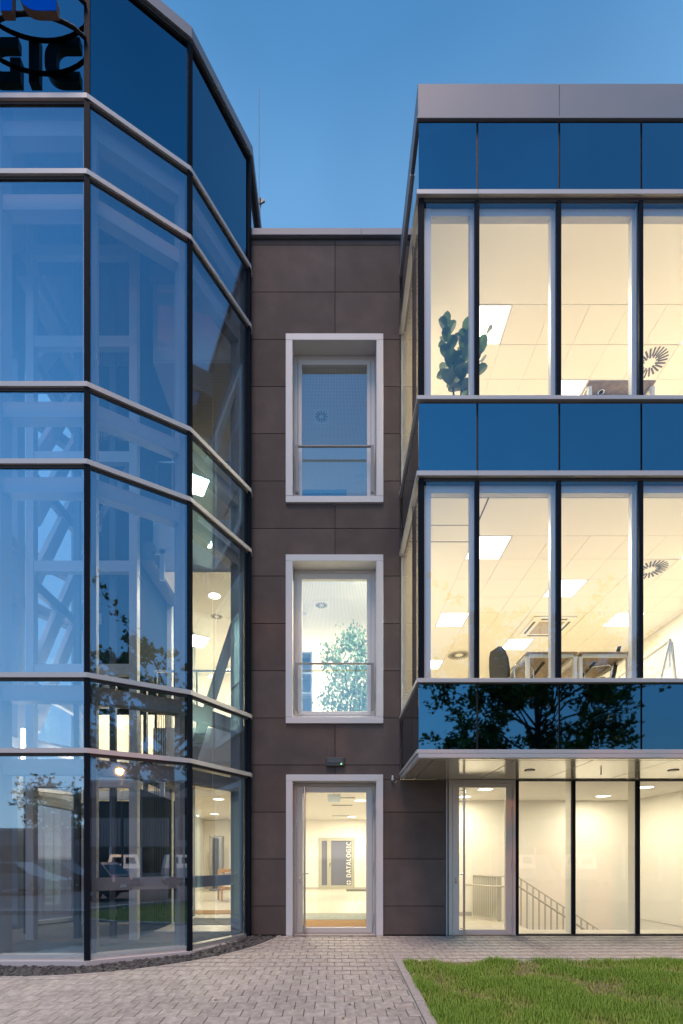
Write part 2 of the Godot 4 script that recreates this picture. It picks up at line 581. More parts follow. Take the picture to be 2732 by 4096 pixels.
	# upright lamps on the first landing, seen as white strips in the front facet
	for p in [[Vector3(-5.43, 2.80, -8.45), "upright white strip lamp left of the lift shaft, low in the tower's front facet"], [Vector3(-5.25, 2.80, -9.95), "upright white strip lamp behind the lift shaft, near the tower's corner post"]]:
		var l := thing("strip_lamp", p[1], "lamp", p[0], "upright strip lamps in the tower")
		box(l, "housing", M.steel_dark, Vector3(-0.05, -0.02, -0.07), Vector3(0.05, 0.80, -0.02), 0.004)
		tube(l, "lamp_tube", M.lamp_glow, [Vector3(0, 0.02, 0), Vector3(0, 0.76, 0)], 0.035, 12)
		box(l, "stand", M.steel_dark, Vector3(-0.02, -2.86, -0.06), Vector3(0.02, -0.02, -0.03))
		var o := OmniLight3D.new()
		o.name = "lamp_light"
		o.position = Vector3(0.04, 0.4, 0.10)
		o.light_color = Color(1.0, 0.95, 0.86)
		o.light_energy = 1.5
		o.light_size = 0.06
		o.omni_range = 20.0
		o.omni_attenuation = 2.0
		o.shadow_enabled = true
		l.add_child(o)

# ---------------------------------------------------------------- company letters on the tower
func arc(c: Vector2, r: float, a0: float, a1: float, n := 8) -> Array:
	var out := []
	for i in n + 1:
		var a := deg_to_rad(lerpf(a0, a1, float(i) / n))
		out.append(c + Vector2(cos(a), sin(a)) * r)
	return out

func letter(parent: Node, outline: Array, x: float, y: float, z0: float, z1: float, face_m: Material, side_m: Material) -> void:
	# the outline lies in x, y: raise it along z by laying a prism on its back
	var poly := PackedVector2Array()
	for p in outline:
		poly.append(Vector2(p.x + x, -(p.y + y)))
	var b := Basis(Vector3.RIGHT, PI / 2)   # (x, h, -y) becomes (x, y, h)
	var st := tool()
	add_prism(st, poly, z0, z1)
	var l := put(parent, "letter", st.commit(), side_m, Vector3.ZERO, b)
	var sf := tool()
	add_prism(sf, poly, z1 + 0.001, z1 + 0.004)
	put(l, "letter_face", sf.commit(), face_m)

func build_letters() -> void:
	var s := thing("company_sign", "blue-faced block letters on two curved rails before the tower's topmost glass", "sign")
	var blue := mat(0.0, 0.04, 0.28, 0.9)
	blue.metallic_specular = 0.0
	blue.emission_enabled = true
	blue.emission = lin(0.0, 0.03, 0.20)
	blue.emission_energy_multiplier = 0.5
	var side := mat(0.13, 0.075, 0.045, 0.5)
	var y := 11.64
	var z0 := -5.975
	var z1 := -5.905
	var h := 0.60
	var w := 0.14
	letter(s, [Vector2(0, 0), Vector2(w, 0), Vector2(w, h), Vector2(0, h)], -4.07, y, z0, z1, blue, side)
	var cc := [Vector2(0.47, 0)]
	cc.append_array([Vector2(0.47, w)])
	cc.append_array(arc(Vector2(0.27, w + 0.11), 0.11, 270, 180))
	cc.append_array(arc(Vector2(0.27, h - w - 0.11), 0.11, 180, 90))
	cc.append_array([Vector2(0.47, h - w), Vector2(0.47, h)])
	cc.append_array(arc(Vector2(0.25, h - 0.25), 0.25, 90, 180))
	cc.append_array(arc(Vector2(0.25, 0.25), 0.25, 180, 270))
	letter(s, cc, -3.86, y, z0, z1, blue, side)
	var g := [Vector2(0.50, 0.0), Vector2(0.50, 0.33), Vector2(0.36, 0.33), Vector2(0.36, w)]
	g.append_array(arc(Vector2(0.27, w + 0.11), 0.11, 270, 180))
	g.append_array(arc(Vector2(0.27, h - w - 0.11), 0.11, 180, 90))
	g.append_array([Vector2(0.47, h - w), Vector2(0.47, h)])
	g.append_array(arc(Vector2(0.25, h - 0.25), 0.25, 90, 180))
	g.append_array(arc(Vector2(0.25, 0.25), 0.25, 180, 270))
	letter(s, g, -4.68, y, z0, z1, blue, side)
	for ry in [11.74, 12.18]:
		var pts := []
		for i in 13:
			var f := i / 12.0
			pts.append(Vector3(lerpf(-4.46, -3.16, f), ry, -6.17 + 0.19 * pow(sin(PI * f), 0.6)))
		tube(s, "rail", M.black, pts, 0.022, 8)

# ---------------------------------------------------------------- brown building
func build_brown() -> void:
	var b := thing("brown_building", "brown panelled entrance building between the glass tower and the office block", "building")
	var cas := [[0.0, 2.689], [3.544, 6.357], [7.228, 10.041]]
	var ys := [0.012, 0.494, 1.281, 2.065, 2.854, 3.64, 4.432, 5.221, 6.016, 6.812, 7.606, 8.398, 9.187, 9.977, 10.768, 11.554, 11.628]
	var g := 0.0055
	var zf := WALL_Z
	var zb := WALL_Z - 0.02
	var count := 0
	for i in ys.size() - 1:
		var y0: float = ys[i] + g
		var y1: float = ys[i + 1] - g
		var lo := y0
		var hi := y1
		var inside := false
		for c in cas:
			if c[1] > y0 and c[0] < y1:
				inside = true
				lo = maxf(y0, c[0])
				hi = minf(y1, c[1])
		for side in [0, 1]:
			var xa := -1.395 if side == 0 else 0.017 + g
			var xb := 0.017 - g if side == 0 else 1.100
			var cx := -0.805 if side == 0 else 0.821
			var list := []
			var spans := []
			if not inside:
				spans.append([xa, xb, y0, y1])
			else:
				if side == 0:
					spans.append([xa, cx, lo, hi])
				else:
					spans.append([cx, xb, lo, hi])
				if lo > y0 + 0.001:
					spans.append([xa, xb, y0, lo])
				if hi < y1 - 0.001:
					spans.append([xa, xb, hi, y1])
			var st := tool()
			for s in spans:
				if side == 1 and s[1] > 1.05 and s[3] < 2.62:
					s[1] = 1.870
				if side == 1 and s[1] > 1.05 and s[2] < 2.611 and s[3] > 2.611:
					add_box(st, Vector3((s[0] + 1.870) / 2, (s[2] + 2.607) / 2, (zf + zb) / 2), Vector3(1.870 - s[0], 2.607 - s[2], 0.02))
					s[2] = 2.615
				add_box(st, Vector3((s[0] + s[1]) / 2, (s[2] + s[3]) / 2, (zf + zb) / 2), Vector3(s[1] - s[0], s[3] - s[2], 0.02))
			put(b, "wall_panel", st.commit(), M.panels[(count * 7 + i * 5) % 3])
			count += 1
	# dark structure behind the joints, with the openings left free
	var bl := []
	bl.append([Vector3(-1.39, 0, zb - 0.30), Vector3(-0.70, 11.63, zb - 0.006)])
	bl.append([Vector3(0.712, 0, zb - 0.30), Vector3(1.868, 2.60, zb - 0.006)])
	bl.append([Vector3(0.712, 2.60, zb - 0.30), Vector3(1.11, 11.63, zb - 0.006)])
	for r in [[2.60, 3.64], [6.26, 7.32], [9.95, 11.63]]:
		bl.append([Vector3(-0.70, r[0], zb - 0.30), Vector3(0.712, r[1], zb - 0.006)])
	boxes(b, "wall_core", M.backing, bl, 0.0)
	# flat roof edge
	box(b, "roof_edge", M.fascia, Vector3(-1.47, 11.672, -8.35), Vector3(0.449, 11.782, -8.045))
	box(b, "roof_edge", M.fascia, Vector3(0.453, 11.672, -8.35), Vector3(1.30, 11.782, -8.045))
	box(b, "roof_edge_gasket", M.gasket, Vector3(-1.42, 11.63, -8.3), Vector3(1.11, 11.672, -8.098), 0.0)
	box(b, "roof", M.plain_grey, Vector3(-5.55, 11.45, -20.7), Vector3(1.15, 11.66, -8.43), 0.0)
	# outer walls out of sight
	box(b, "outer_wall", M.plain_grey, Vector3(-5.66, -0.1, -20.8), Vector3(-5.56, 11.66, -10.42), 0.0)
	box(b, "outer_wall", M.plain_grey, Vector3(-5.56, -0.1, -20.8), Vector3(1.95, 11.66, -20.72), 0.0)
	casing_window(b, 0.0)
	casing_window(b, RAISE)
	entrance_door(b)
	# inside: slabs between the storeys, walls and ceilings
	var slab := [Vector2(-3.2, -8.55), Vector2(-1.66, -8.55), Vector2(-1.66, -8.42), Vector2(0.99, -8.42), Vector2(0.99, -12.99), Vector2(-5.54, -12.99), Vector2(-5.54, -10.9), Vector2(-3.2, -10.9)]
	var low := [Vector2(-3.2, -8.55), Vector2(-1.66, -8.55), Vector2(-1.66, -8.42), Vector2(1.77, -8.42), Vector2(1.77, -20.58), Vector2(-5.54, -20.58), Vector2(-5.54, -10.9), Vector2(-3.2, -10.9)]
	prism(b, "lobby_floor", M.floor_in, low, -0.20, 0.0)
	prism(b, "lobby_ceiling", M.perforated, low, 2.94, 3.0)
	prism(b, "floor_slab", M.wall_in, slab, 3.004, 3.60)
	prism(b, "corridor_ceiling", M.perforated, slab, 6.35, 6.42)
	prism(b, "floor_slab", M.wall_in, slab, 6.424, 7.28)
	prism(b, "corridor_ceiling", M.perforated, slab, 10.05, 10.12)
	prism(b, "roof_slab", M.wall_in, slab, 10.124, 11.44)
	box(b, "lobby_wall", M.wall_in, Vector3(1.78, 0, -20.6), Vector3(1.90, 3.55, -8.44), 0.0)
	box(b, "lobby_wall", M.wall_in, Vector3(-5.54, 0, -20.7), Vector3(-0.66, 3.2, -20.6), 0.0)
	box(b, "lobby_wall", M.wall_in, Vector3(0.87, 0, -20.7), Vector3(1.9, 3.2, -20.6), 0.0)
	box(b, "lobby_wall", M.wall_in, Vector3(-0.66, 2.18, -20.7), Vector3(0.87, 3.2, -20.6), 0.0)
	box(b, "lobby_wall", M.wall_in, Vector3(-5.555, 0, -20.6), Vector3(-5.545, 3.2, -10.5), 0.0)
	box(b, "skirting", M.alu_grey, Vector3(-5.5, 0.0, -20.6), Vector3(-0.66, 0.07, -20.585), 0.0)
	box(b, "skirting", M.alu_grey, Vector3(0.87, 0.0, -20.6), Vector3(1.77, 0.07, -20.585), 0.0)
	for f in 2:
		var fy := 3.6 + f * 3.684
		box(b, "corridor_wall", M.wall_in, Vector3(-5.54, fy, -13.1), Vector3(1.0, fy + 2.75, -13.0), 0.0)
		box(b, "corridor_wall", M.wall_in, Vector3(0.995, fy - 0.5, -13.0), Vector3(1.09, fy + 2.9, -8.44), 0.0)
		box(b, "corridor_wall", M.wall_in, Vector3(-5.555, fy - 0.5, -13.0), Vector3(-5.545, fy + 2.9, -10.5), 0.0)
		# landing rail towards the lift
		box(b, "handrail", M.inox, Vector3(-3.18, fy + 0.98, -8.57), Vector3(-1.68, fy + 1.02, -8.53))
		for k in 3:
			box(b, "rail_post", M.steel_dark, Vector3(-3.16 + k * 0.72, fy, -8.57), Vector3(-3.13 + k * 0.72, fy + 0.98, -8.54))
	# glazed inner door at the far end of the lobby
	var d := part(b, "inner_door", Vector3(0, 0, -20.62))
	var fr := mat(0.42, 0.41, 0.34, 0.45)
	var dg := mat(0.17, 0.18, 0.24, 0.12)
	boxes(d, "frame", fr, [[Vector3(-0.65, 0, -0.05), Vector3(-0.525, 2.17, 0.04)], [Vector3(-0.298, 0, -0.05), Vector3(-0.122, 2.17, 0.045)], [Vector3(0.746, 0, -0.05), Vector3(0.86, 2.17, 0.04)], [Vector3(-0.65, 2.05, -0.05), Vector3(0.86, 2.17, 0.041)], [Vector3(-0.65, 0, -0.05), Vector3(0.86, 0.153, 0.041)]])
	box(d, "pane", dg, Vector3(-0.525, 0.15, -0.03), Vector3(-0.298, 2.06, -0.01), 0.0)
	box(d, "pane", dg, Vector3(-0.122, 0.15, -0.03), Vector3(0.746, 2.06, -0.01), 0.0)
	box(d, "handle", M.inox, Vector3(-0.19, 1.05, 0.045), Vector3(-0.13, 1.075, 0.09))
	box(d, "lock_plate", M.inox, Vector3(-0.19, 0.93, 0.045), Vector3(-0.165, 1.12, 0.055))
	var tm := TextMesh.new()
	tm.text = "DATALOGIC"
	var sf := SystemFont.new()
	sf.font_names = PackedStringArray(["Droid Sans"])
	sf.font_weight = 700
	tm.font = sf
	tm.font_size = 64
	tm.pixel_size = 0.0043
	tm.depth = 0.006
	var white := mat(0.75, 0.74, 0.68, 0.6)
	put(d, "lettering", tm, white, Vector3(0.632, 1.24, 0.0), Basis(Vector3.BACK, PI / 2))
	var em := tool()
	for k in 4:
		var a := k * PI / 2 + PI / 4
		var cpt := Vector3(cos(a), sin(a), 0) * 0.066
		var poly := []
		for j in 9:
			var q := a - 0.62 + 1.24 * j / 8.0
			poly.append(Vector3(cos(q), sin(q), 0) * 0.10)
		poly.append(Vector3(cos(a), sin(a), 0) * 0.028)
		face(em, poly, Vector3.BACK)
	put(d, "emblem", em.commit(), white, Vector3(0.632, 0.27, -0.003))

func casing_window(b: Node, dy: float) -> void:
	var w := part(b, "window", Vector3(0, dy, 0))
	var z0 := -8.36
	var z1 := -8.055
	box(w, "casing", M.casing, Vector3(-0.805, 3.652, z0), Vector3(-0.692, 6.246, z1))
	box(w, "casing", M.casing, Vector3(0.708, 3.652, z0), Vector3(0.821, 6.246, z1))
	box(w, "casing", M.casing, Vector3(-0.805, 6.249, z0), Vector3(0.821, 6.357, z1 - 0.001))
	box(w, "sill", M.casing, Vector3(-0.805, 3.544, z0), Vector3(0.821, 3.650, z1 - 0.001))
	boxes(w, "frame", M.casing, [[Vector3(-0.69, 3.652, -8.40), Vector3(-0.622, 6.247, -8.31)], [Vector3(0.637, 3.652, -8.40), Vector3(0.706, 6.247, -8.31)], [Vector3(-0.622, 6.184, -8.40), Vector3(0.637, 6.247, -8.311)], [Vector3(-0.622, 3.652, -8.40), Vector3(0.637, 3.753, -8.311)]])
	boxes(w, "sash", M.casing, [[Vector3(-0.617, 3.758, -8.38), Vector3(-0.551, 6.179, -8.305)], [Vector3(0.567, 3.758, -8.38), Vector3(0.632, 6.179, -8.305)], [Vector3(-0.551, 6.09, -8.38), Vector3(0.567, 6.179, -8.306)], [Vector3(-0.551, 3.758, -8.38), Vector3(0.567, 3.818, -8.306)]])
	pane_xy(w, "pane", M.glass_window, -0.552, 0.568, 3.816, 6.092, -8.345)
	box(w, "rail", M.rail_grey, Vector3(-0.604, 4.580, -8.215), Vector3(0.623, 4.605, -8.18))
	pane_xy(w, "balustrade_glass", M.glass_clear, -0.606, 0.625, 3.80, 4.582, -8.198)
	box(w, "post", M.rail_grey, Vector3(-0.655, 3.80, -8.22), Vector3(-0.606, 4.60, -8.17))
	box(w, "post", M.rail_grey, Vector3(0.625, 3.80, -8.22), Vector3(0.674, 4.60, -8.17))

func glazed_leaf(d: Node, x0: float, x1: float, gx0: float, gx1: float, top: float, gtop: float, gbot: float, zf: float, bar_x: float, hinge_x: float) -> void:
	boxes(d, "leaf_frame", M.alu_grey, [[Vector3(x0, 0.012, zf - 0.07), Vector3(gx0, top, zf)], [Vector3(gx1, 0.012, zf - 0.07), Vector3(x1, top, zf)], [Vector3(gx0, gtop, zf - 0.07), Vector3(gx1, top, zf - 0.001)], [Vector3(gx0, 0.012, zf - 0.07), Vector3(gx1, gbot, zf - 0.001)]])
	pane_xy(d, "pane", M.glass_clear, gx0 - 0.002, gx1 + 0.002, gbot - 0.002, gtop + 0.002, zf - 0.035)
	tube(d, "pull_bar", M.inox, [Vector3(bar_x, 0.03, zf + 0.075), Vector3(bar_x, 2.50, zf + 0.075)], 0.019, 14)
	for y in [0.12, 2.42]:
		tube(d, "bar_mount", M.inox, [Vector3(bar_x - 0.035, y, zf - 0.005), Vector3(bar_x - 0.012, y, zf + 0.07)], 0.009, 8)
	for r in [[2.231, 2.434], [1.958, 2.159], [1.053, 1.249], [0.147, 0.344]]:
		var st := tool()
		for k in 3:
			var a: float = lerpf(r[0], r[1], k / 3.0) + 0.003
			var e: float = lerpf(r[0], r[1], (k + 1) / 3.0) - 0.003
			add_tube(st, [Vector3(hinge_x, a, zf + 0.012), Vector3(hinge_x, e, zf + 0.012)], [0.013], 10)
		put(d, "hinge", st.commit(), M.alu)
	boxes(d, "lock", M.inox, [[Vector3(x0 + 0.034, 0.88, zf), Vector3(x0 + 0.064, 0.97, zf + 0.012)], [Vector3(x0 + 0.042, 0.9, zf + 0.012), Vector3(x0 + 0.056, 0.95, zf + 0.016)]])
	tube(d, "lever", M.inox, [Vector3(gx0 - 0.03, 1.025, zf - 0.12), Vector3(gx0 + 0.10, 1.025, zf - 0.12)], 0.011, 8)

func entrance_door(b: Node) -> void:
	var d := part(b, "entrance_door")
	box(d, "casing", M.casing, Vector3(-0.800, 0.0, -8.36), Vector3(-0.690, 2.580, -8.055))
	box(d, "casing", M.casing, Vector3(0.706, 0.0, -8.36), Vector3(0.819, 2.580, -8.055))
	box(d, "casing", M.casing, Vector3(-0.800, 2.583, -8.36), Vector3(0.819, 2.689, -8.056))
	boxes(d, "frame", M.alu_grey, [[Vector3(-0.688, 0.0, -8.40), Vector3(-0.640, 2.58, -8.315)], [Vector3(0.662, 0.0, -8.40), Vector3(0.704, 2.58, -8.315)], [Vector3(-0.640, 2.530, -8.40), Vector3(0.662, 2.58, -8.316)]])
	glazed_leaf(d, -0.635, 0.657, -0.536, 0.554, 2.525, 2.427, 0.106, -8.30, -0.500, 0.660)

# ---------------------------------------------------------------- office block
func build_block() -> void:
	var b := thing("office_block", "glazed office block on the right with lit rooms and blue glass bands", "building")
	var xs := [1.121, 1.897, 2.981, 4.067, 5.152, 6.237, 7.322]
	var xe := 7.5
	# cornice
	var jx := [1.105, 2.979, 4.85, 6.72, 7.5]
	for i in jx.size() - 1:
		box(b, "roof_fascia", M.fascia, Vector3(jx[i] + 0.002, 11.09, -6.9), Vector3(jx[i + 1] - 0.002, 11.525, -6.385), 0.006)
	box(b, "fascia_ledge", M.fascia, Vector3(1.095, 11.055, -6.9), Vector3(xe, 11.0885, -6.376))
	box(b, "roof_fascia", M.fascia, Vector3(1.105, 11.09, -14.4), Vector3(1.4, 11.524, -6.91), 0.006)
	box(b, "fascia_ledge", M.alu, Vector3(1.09, 11.036, -14.4), Vector3(1.4, 11.086, -6.905))
	box(b, "roof", M.plain_grey, Vector3(1.4, 11.1, -14.5), Vector3(xe, 11.3, -6.9), 0.0)
	# horizontal bands, front and side
	for r in [[10.042, 10.105], [7.339, 7.392], [6.333, 6.399], [3.610, 3.666], [2.676, 2.725]]:
		box(b, "transom", M.alu, Vector3(1.09, r[0], -6.46), Vector3(1.896, r[1], -6.366))
		box(b, "transom", M.alu, Vector3(1.899, r[0], -6.46), Vector3(xe, r[1], -6.366))
		box(b, "transom", M.alu, Vector3(1.09, r[0] + 0.001, -8.085), Vector3(1.16, r[1] - 0.001, -6.462))
	box(b, "soffit_fascia", M.alu, Vector3(1.107, 2.612, -6.44), Vector3(xe, 2.668, -6.352))
	box(b, "soffit_fascia", M.alu, Vector3(1.107, 2.612, -8.085), Vector3(1.16, 2.668, -6.442))
	# glass bands in front of the floors
	for r in [[10.105, 11.04], [6.399, 7.315], [2.725, 3.597]]:
		for i in xs.size() - 1:
			var xa: float = xs[i] + (0.013 if i > 0 else 0.0)
			box(b, "spandrel_panel", M.spandrels[(i * 3 + int(r[0])) % 4], Vector3(xa, r[0] + 0.004, -6.43), Vector3(xs[i + 1] - 0.013, r[1] - 0.006, -6.40), 0.0)
		box(b, "spandrel_backing", M.gasket, Vector3(1.16, r[0] - 0.01, -6.50), Vector3(xe, r[1] + 0.05, -6.435), 0.0)
		box(b, "spandrel_panel", M.spandrel, Vector3(1.122, r[0] + 0.004, -6.925), Vector3(1.15, r[1] - 0.006, -6.435), 0.0)
		box(b, "spandrel_panel", M.spandrel, Vector3(1.122, r[0] + 0.004, -8.08), Vector3(1.15, r[1] - 0.006, -6.94), 0.0)
		box(b, "spandrel_backing", M.gasket, Vector3(1.153, r[0] - 0.01, -8.08), Vector3(1.20, r[1] + 0.05, -6.5), 0.0)
	# windows
	for f in 2:
		var y0: float = [3.666, 7.392][f]
		var y1: float = [6.333, 10.042][f]
		box(b, "window_head", M.gasket, Vector3(1.16, y1 - 0.045, -6.52), Vector3(xe, y1, -6.41), 0.0)
		box(b, "corner_post", M.dark, Vector3(1.122, y0, -6.47), Vector3(1.197, y1, -6.405))
		for i in xs.size() - 1:
			var w := part(b, "window")
			var xa: float = xs[i] + (0.0 if i > 0 else 0.076)
			var xb: float = xs[i + 1]
			pane_xy(w, "pane", M.glass_block, xa + 0.025, xb - 0.025, y0, y1 - 0.045, -6.415)
			box(w, "mullion", M.dark, Vector3(xb - 0.028, y0, -6.46), Vector3(xb + 0.028, y1 - 0.04, -6.395))
			box(w, "inner_mullion", M.alu, Vector3(xb - 0.032, y0, -6.60), Vector3(xb + 0.032, y1 - 0.05, -6.462))
			var l := 0.10 if i == 0 else 0.034
			boxes(w, "inner_frame", M.alu, [[Vector3(xa, y0, -6.56), Vector3(xa + l, y1 - 0.05, -6.47)], [Vector3(xb - 0.075, y0, -6.56), Vector3(xb - 0.033, y1 - 0.05, -6.48)], [Vector3(xa + l, y1 - 0.15, -6.56), Vector3(xb - 0.075, y1 - 0.05, -6.475)]])
		# side glazing
		sheet(b, "side_pane", M.glass_block, [Vector3(1.13, y0, -6.47), Vector3(1.13, y0, -6.92), Vector3(1.13, y1, -6.92), Vector3(1.13, y1, -6.47)], Vector3.LEFT)
		sheet(b, "side_pane", M.glass_block, [Vector3(1.13, y0, -6.945), Vector3(1.13, y0, -8.07), Vector3(1.13, y1, -8.07), Vector3(1.13, y1, -6.945)], Vector3.LEFT)
		for sx in [1.124, 1.140]:
			sheet(b, "side_pane", M.glass_plain, [Vector3(sx, y0, -6.47), Vector3(sx, y0, -6.92), Vector3(sx, y1, -6.92), Vector3(sx, y1, -6.47)], Vector3.LEFT)
			sheet(b, "side_pane", M.glass_plain, [Vector3(sx, y0, -6.945), Vector3(sx, y0, -8.07), Vector3(sx, y1, -8.07), Vector3(sx, y1, -6.945)], Vector3.LEFT)
		box(b, "side_mullion", M.dark, Vector3(1.123, y0, -6.945), Vector3(1.18, y1, -6.92))
		office(b, f)
	# soffit over the entrance strip
	var sx := [1.162, 1.335, 2.424, 3.495, 4.565, 5.635, 6.705, 7.5]
	box(b, "soffit_border", M.soffit, Vector3(1.162, 2.615, -6.52), Vector3(7.5, 2.64, -6.445), 0.0)
	for i in sx.size() - 1:
		box(b, "soffit_panel", M.soffit, Vector3(sx[i] + 0.007, 2.612, -8.10), Vector3(sx[i + 1] - 0.007, 2.632, -6.526), 0.0)
	box(b, "soffit_backing", M.gasket, Vector3(1.165, 2.645, -8.11), Vector3(7.5, 2.66, -6.45), 0.0)
	# ground floor front
	ground_floor(b)
	# shell
	box(b, "outer_wall", M.plain_grey, Vector3(7.5, -0.1, -14.6), Vector3(7.6, 11.45, -6.4), 0.0)
	box(b, "outer_wall", M.plain_grey, Vector3(1.12, 2.7, -14.6), Vector3(7.5, 11.2, -14.5), 0.0)
	box(b, "inner_wall", M.wall_in, Vector3(1.10, 2.7, -14.5), Vector3(1.2, 11.1, -8.44), 0.0)
	box(b, "inner_wall", M.wall_in, Vector3(1.125, 2.7, -8.44), Vector3(1.2, 11.1, -8.09), 0.0)

func office(b: Node, f: int) -> void:
	var fy: float = [3.60, 7.31][f]
	var cy: float = [6.47, 10.18][f]
	var rm := part(b, "office_room")
	box(rm, "floor", M.floor_in, Vector3(1.2, fy - 0.68, -14.5), Vector3(7.49, fy, -6.52), 0.0)
	box(rm, "wall", M.wall_in, Vector3(7.36, fy, -14.4), Vector3(7.49, cy + 0.05, -6.52), 0.0)
	box(rm, "wall", M.wall_in, Vector3(1.2, fy, -14.5), Vector3(7.49, cy + 0.05, -14.4), 0.0)
	box(rm, "window_lintel", M.wall_in, Vector3(1.16, cy - 0.14, -6.60), Vector3(7.49, cy + 0.3, -6.523), 0.0)
	var seam: Material = M.ceiling_seam if f == 0 else M.seam_pale
	box(rm, "ceiling_core", seam, Vector3(1.2, cy + 0.012, -14.4), Vector3(7.36, cy + 0.1, -6.6), 0.0)
	box(rm, "plaster_strip", M.ceiling, Vector3(1.2, cy, -6.93), Vector3(7.36, cy + 0.01, -6.6), 0.0)
	if f == 0:
		for r in [[-7.51, -6.955], [-7.90, -7.53], [-14.4, -7.925]]:
			box(rm, "plaster_strip", M.ceiling, Vector3(1.2, cy, r[0]), Vector3(2.21, cy + 0.01, r[1]), 0.0)
		box(rm, "plaster_strip", M.ceiling, Vector3(2.235, cy, -7.755), Vector3(7.36, cy + 0.0101, -6.955), 0.0)
		box(rm, "plaster_strip", M.ceiling, Vector3(2.211, cy, -14.4), Vector3(2.255, cy + 0.0102, -7.925), 0.0)
		boxes(rm, "shadow_gap", M.groove, [[Vector3(1.2, cy + 0.006, -6.955), Vector3(7.36, cy + 0.011, -6.93)], [Vector3(1.2, cy + 0.006, -7.53), Vector3(2.21, cy + 0.011, -7.51)], [Vector3(1.2, cy + 0.006, -7.925), Vector3(2.235, cy + 0.011, -7.90)], [Vector3(2.21, cy + 0.006, -7.90), Vector3(2.235, cy + 0.011, -6.955)]], 0.0)
	else:
		box(rm, "plaster_strip", M.ceiling, Vector3(1.2, cy, -7.755), Vector3(7.36, cy + 0.0101, -6.925), 0.0)
		box(rm, "plaster_strip", M.ceiling, Vector3(1.2, cy, -14.4), Vector3(2.255, cy + 0.0102, -7.756), 0.0)
	var lights := [[0, 0], [0, 4], [0, 8], [3, 2], [3, 6], [6, 4], [6, 0], [6, 8]]
	var vents := [[1, 7], [5, 1]]
	var skip := {}
	for k in lights + vents:
		skip[Vector2i(k[0], k[1])] = true
	for k in [Vector2i(3, 4), Vector2i(3, 5), Vector2i(4, 4), Vector2i(4, 5)]:
		skip[k] = true
	for i in 9:
		for j in range(0, 11):
			if skip.has(Vector2i(i, j)):
				continue
			var x := 2.26 + 0.62 * i
			var z := -7.76 - 0.605 * j
			var w := minf(0.615, 7.355 - x)
			if w < 0.1:
				continue
			put(rm, "ceiling_tile", box_mesh(Vector3(w, 0.011, 0.600), 0.0015), M.ceiling, Vector3(x + w / 2, cy + 0.0055 + 0.0006 * ((i * 5 + j * 3) % 3), z - 0.3025))
	var fl: String = ["middle floor", "top floor"][f]
	var where := {
		Vector2i(0, 0): "square ceiling light nearest the glass, behind the %s's second pane",
		Vector2i(0, 4): "square ceiling light mid-height in the %s's leftmost pane",
		Vector2i(0, 8): "square ceiling light lowest in the %s's leftmost pane",
		Vector2i(3, 2): "square ceiling light behind the mullion between second and third pane, %s",
		Vector2i(3, 6): "square ceiling light just beyond the air conditioner of the %s",
		Vector2i(6, 4): "square ceiling light at the right edge of the %s's third pane",
		Vector2i(6, 0): "square ceiling light nearest the glass, far right of the %s",
		Vector2i(6, 8): "square ceiling light at the rear right corner of the %s"}
	for k in lights:
		var key := Vector2i(k[0], k[1])
		var x: float = 2.26 + 0.62 * k[0] + 0.3
		var z: float = -7.76 - 0.605 * k[1] - 0.3025
		var t := thing("ceiling_light", where[key] % fl, "ceiling light", Vector3(x, cy, z), "square office ceiling lights")
		box(t, "housing", M.white_paint, Vector3(-0.298, -0.004, -0.298), Vector3(0.298, 0.03, 0.298), 0.001)
		box(t, "diffuser", M.panel_glow, Vector3(-0.283, -0.008, -0.283), Vector3(0.283, -0.0045, 0.283), 0.0)
		var a := AreaLight3D.new()
		a.name = "lamp"
		a.area_size = Vector2(0.56, 0.56)
		a.light_color = Color(1.0, 0.94, 0.79)
		a.light_energy = 7.4 * [2.1, 1.0, 1.45, 1.0, 0.52, 1.0, 0.33, 0.7, 0.28][k[1]]
		a.shadow_enabled = true
		a.area_range = 30.0
		a.position = Vector3(0, -0.02, 0)
		a.rotation.x = -PI / 2
		t.add_child(a)
	for k in vents:
		var x: float = 2.26 + 0.62 * k[0] + 0.3
		var z: float = -7.76 - 0.605 * k[1] - 0.3025
		var lbl: String = "round slotted ceiling air outlet %s of the %s office" % ["far back in the leftmost pane" if k[0] == 1 else "in the rightmost pane", fl]
		air_outlet(Vector3(x, cy, z), lbl, 24, 0.28)
	if true:
		var lbl2 := "square ceiling air conditioner with four slots, %s office" % fl
		var t := thing("ceiling_air_conditioner", lbl2, "air conditioner", Vector3(2.26 + 0.62 * 4, cy, -7.76 - 0.605 * 5))
		box(t, "surround", M.ceiling, Vector3(-0.60, 0.0, -0.60), Vector3(0.60, 0.01, 0.60), 0.001)
		box(t, "cover", M.white_paint, Vector3(-0.46, -0.035, -0.46), Vector3(0.46, -0.001, 0.46), 0.02)
		box(t, "grille", textured(mat(0.5, 0.42, 0.31, 0.7), noise_tex(0.3, Color(0.8, 0.8, 0.8), Color.WHITE, 1, 64, 30), 8.0) if f == 0 else M.cream, Vector3(-0.28, -0.042, -0.28), Vector3(0.28, -0.034, 0.28), 0.003)
		for q in 4:
			var n := Vector3(0, 0, 0.38).rotated(Vector3.UP, q * PI / 2)
			put(t, "air_slot", box_mesh(Vector3(0.56, 0.006, 0.05), 0.0), M.groove, n + Vector3(0, -0.036, 0), Basis(Vector3.UP, q * PI / 2))

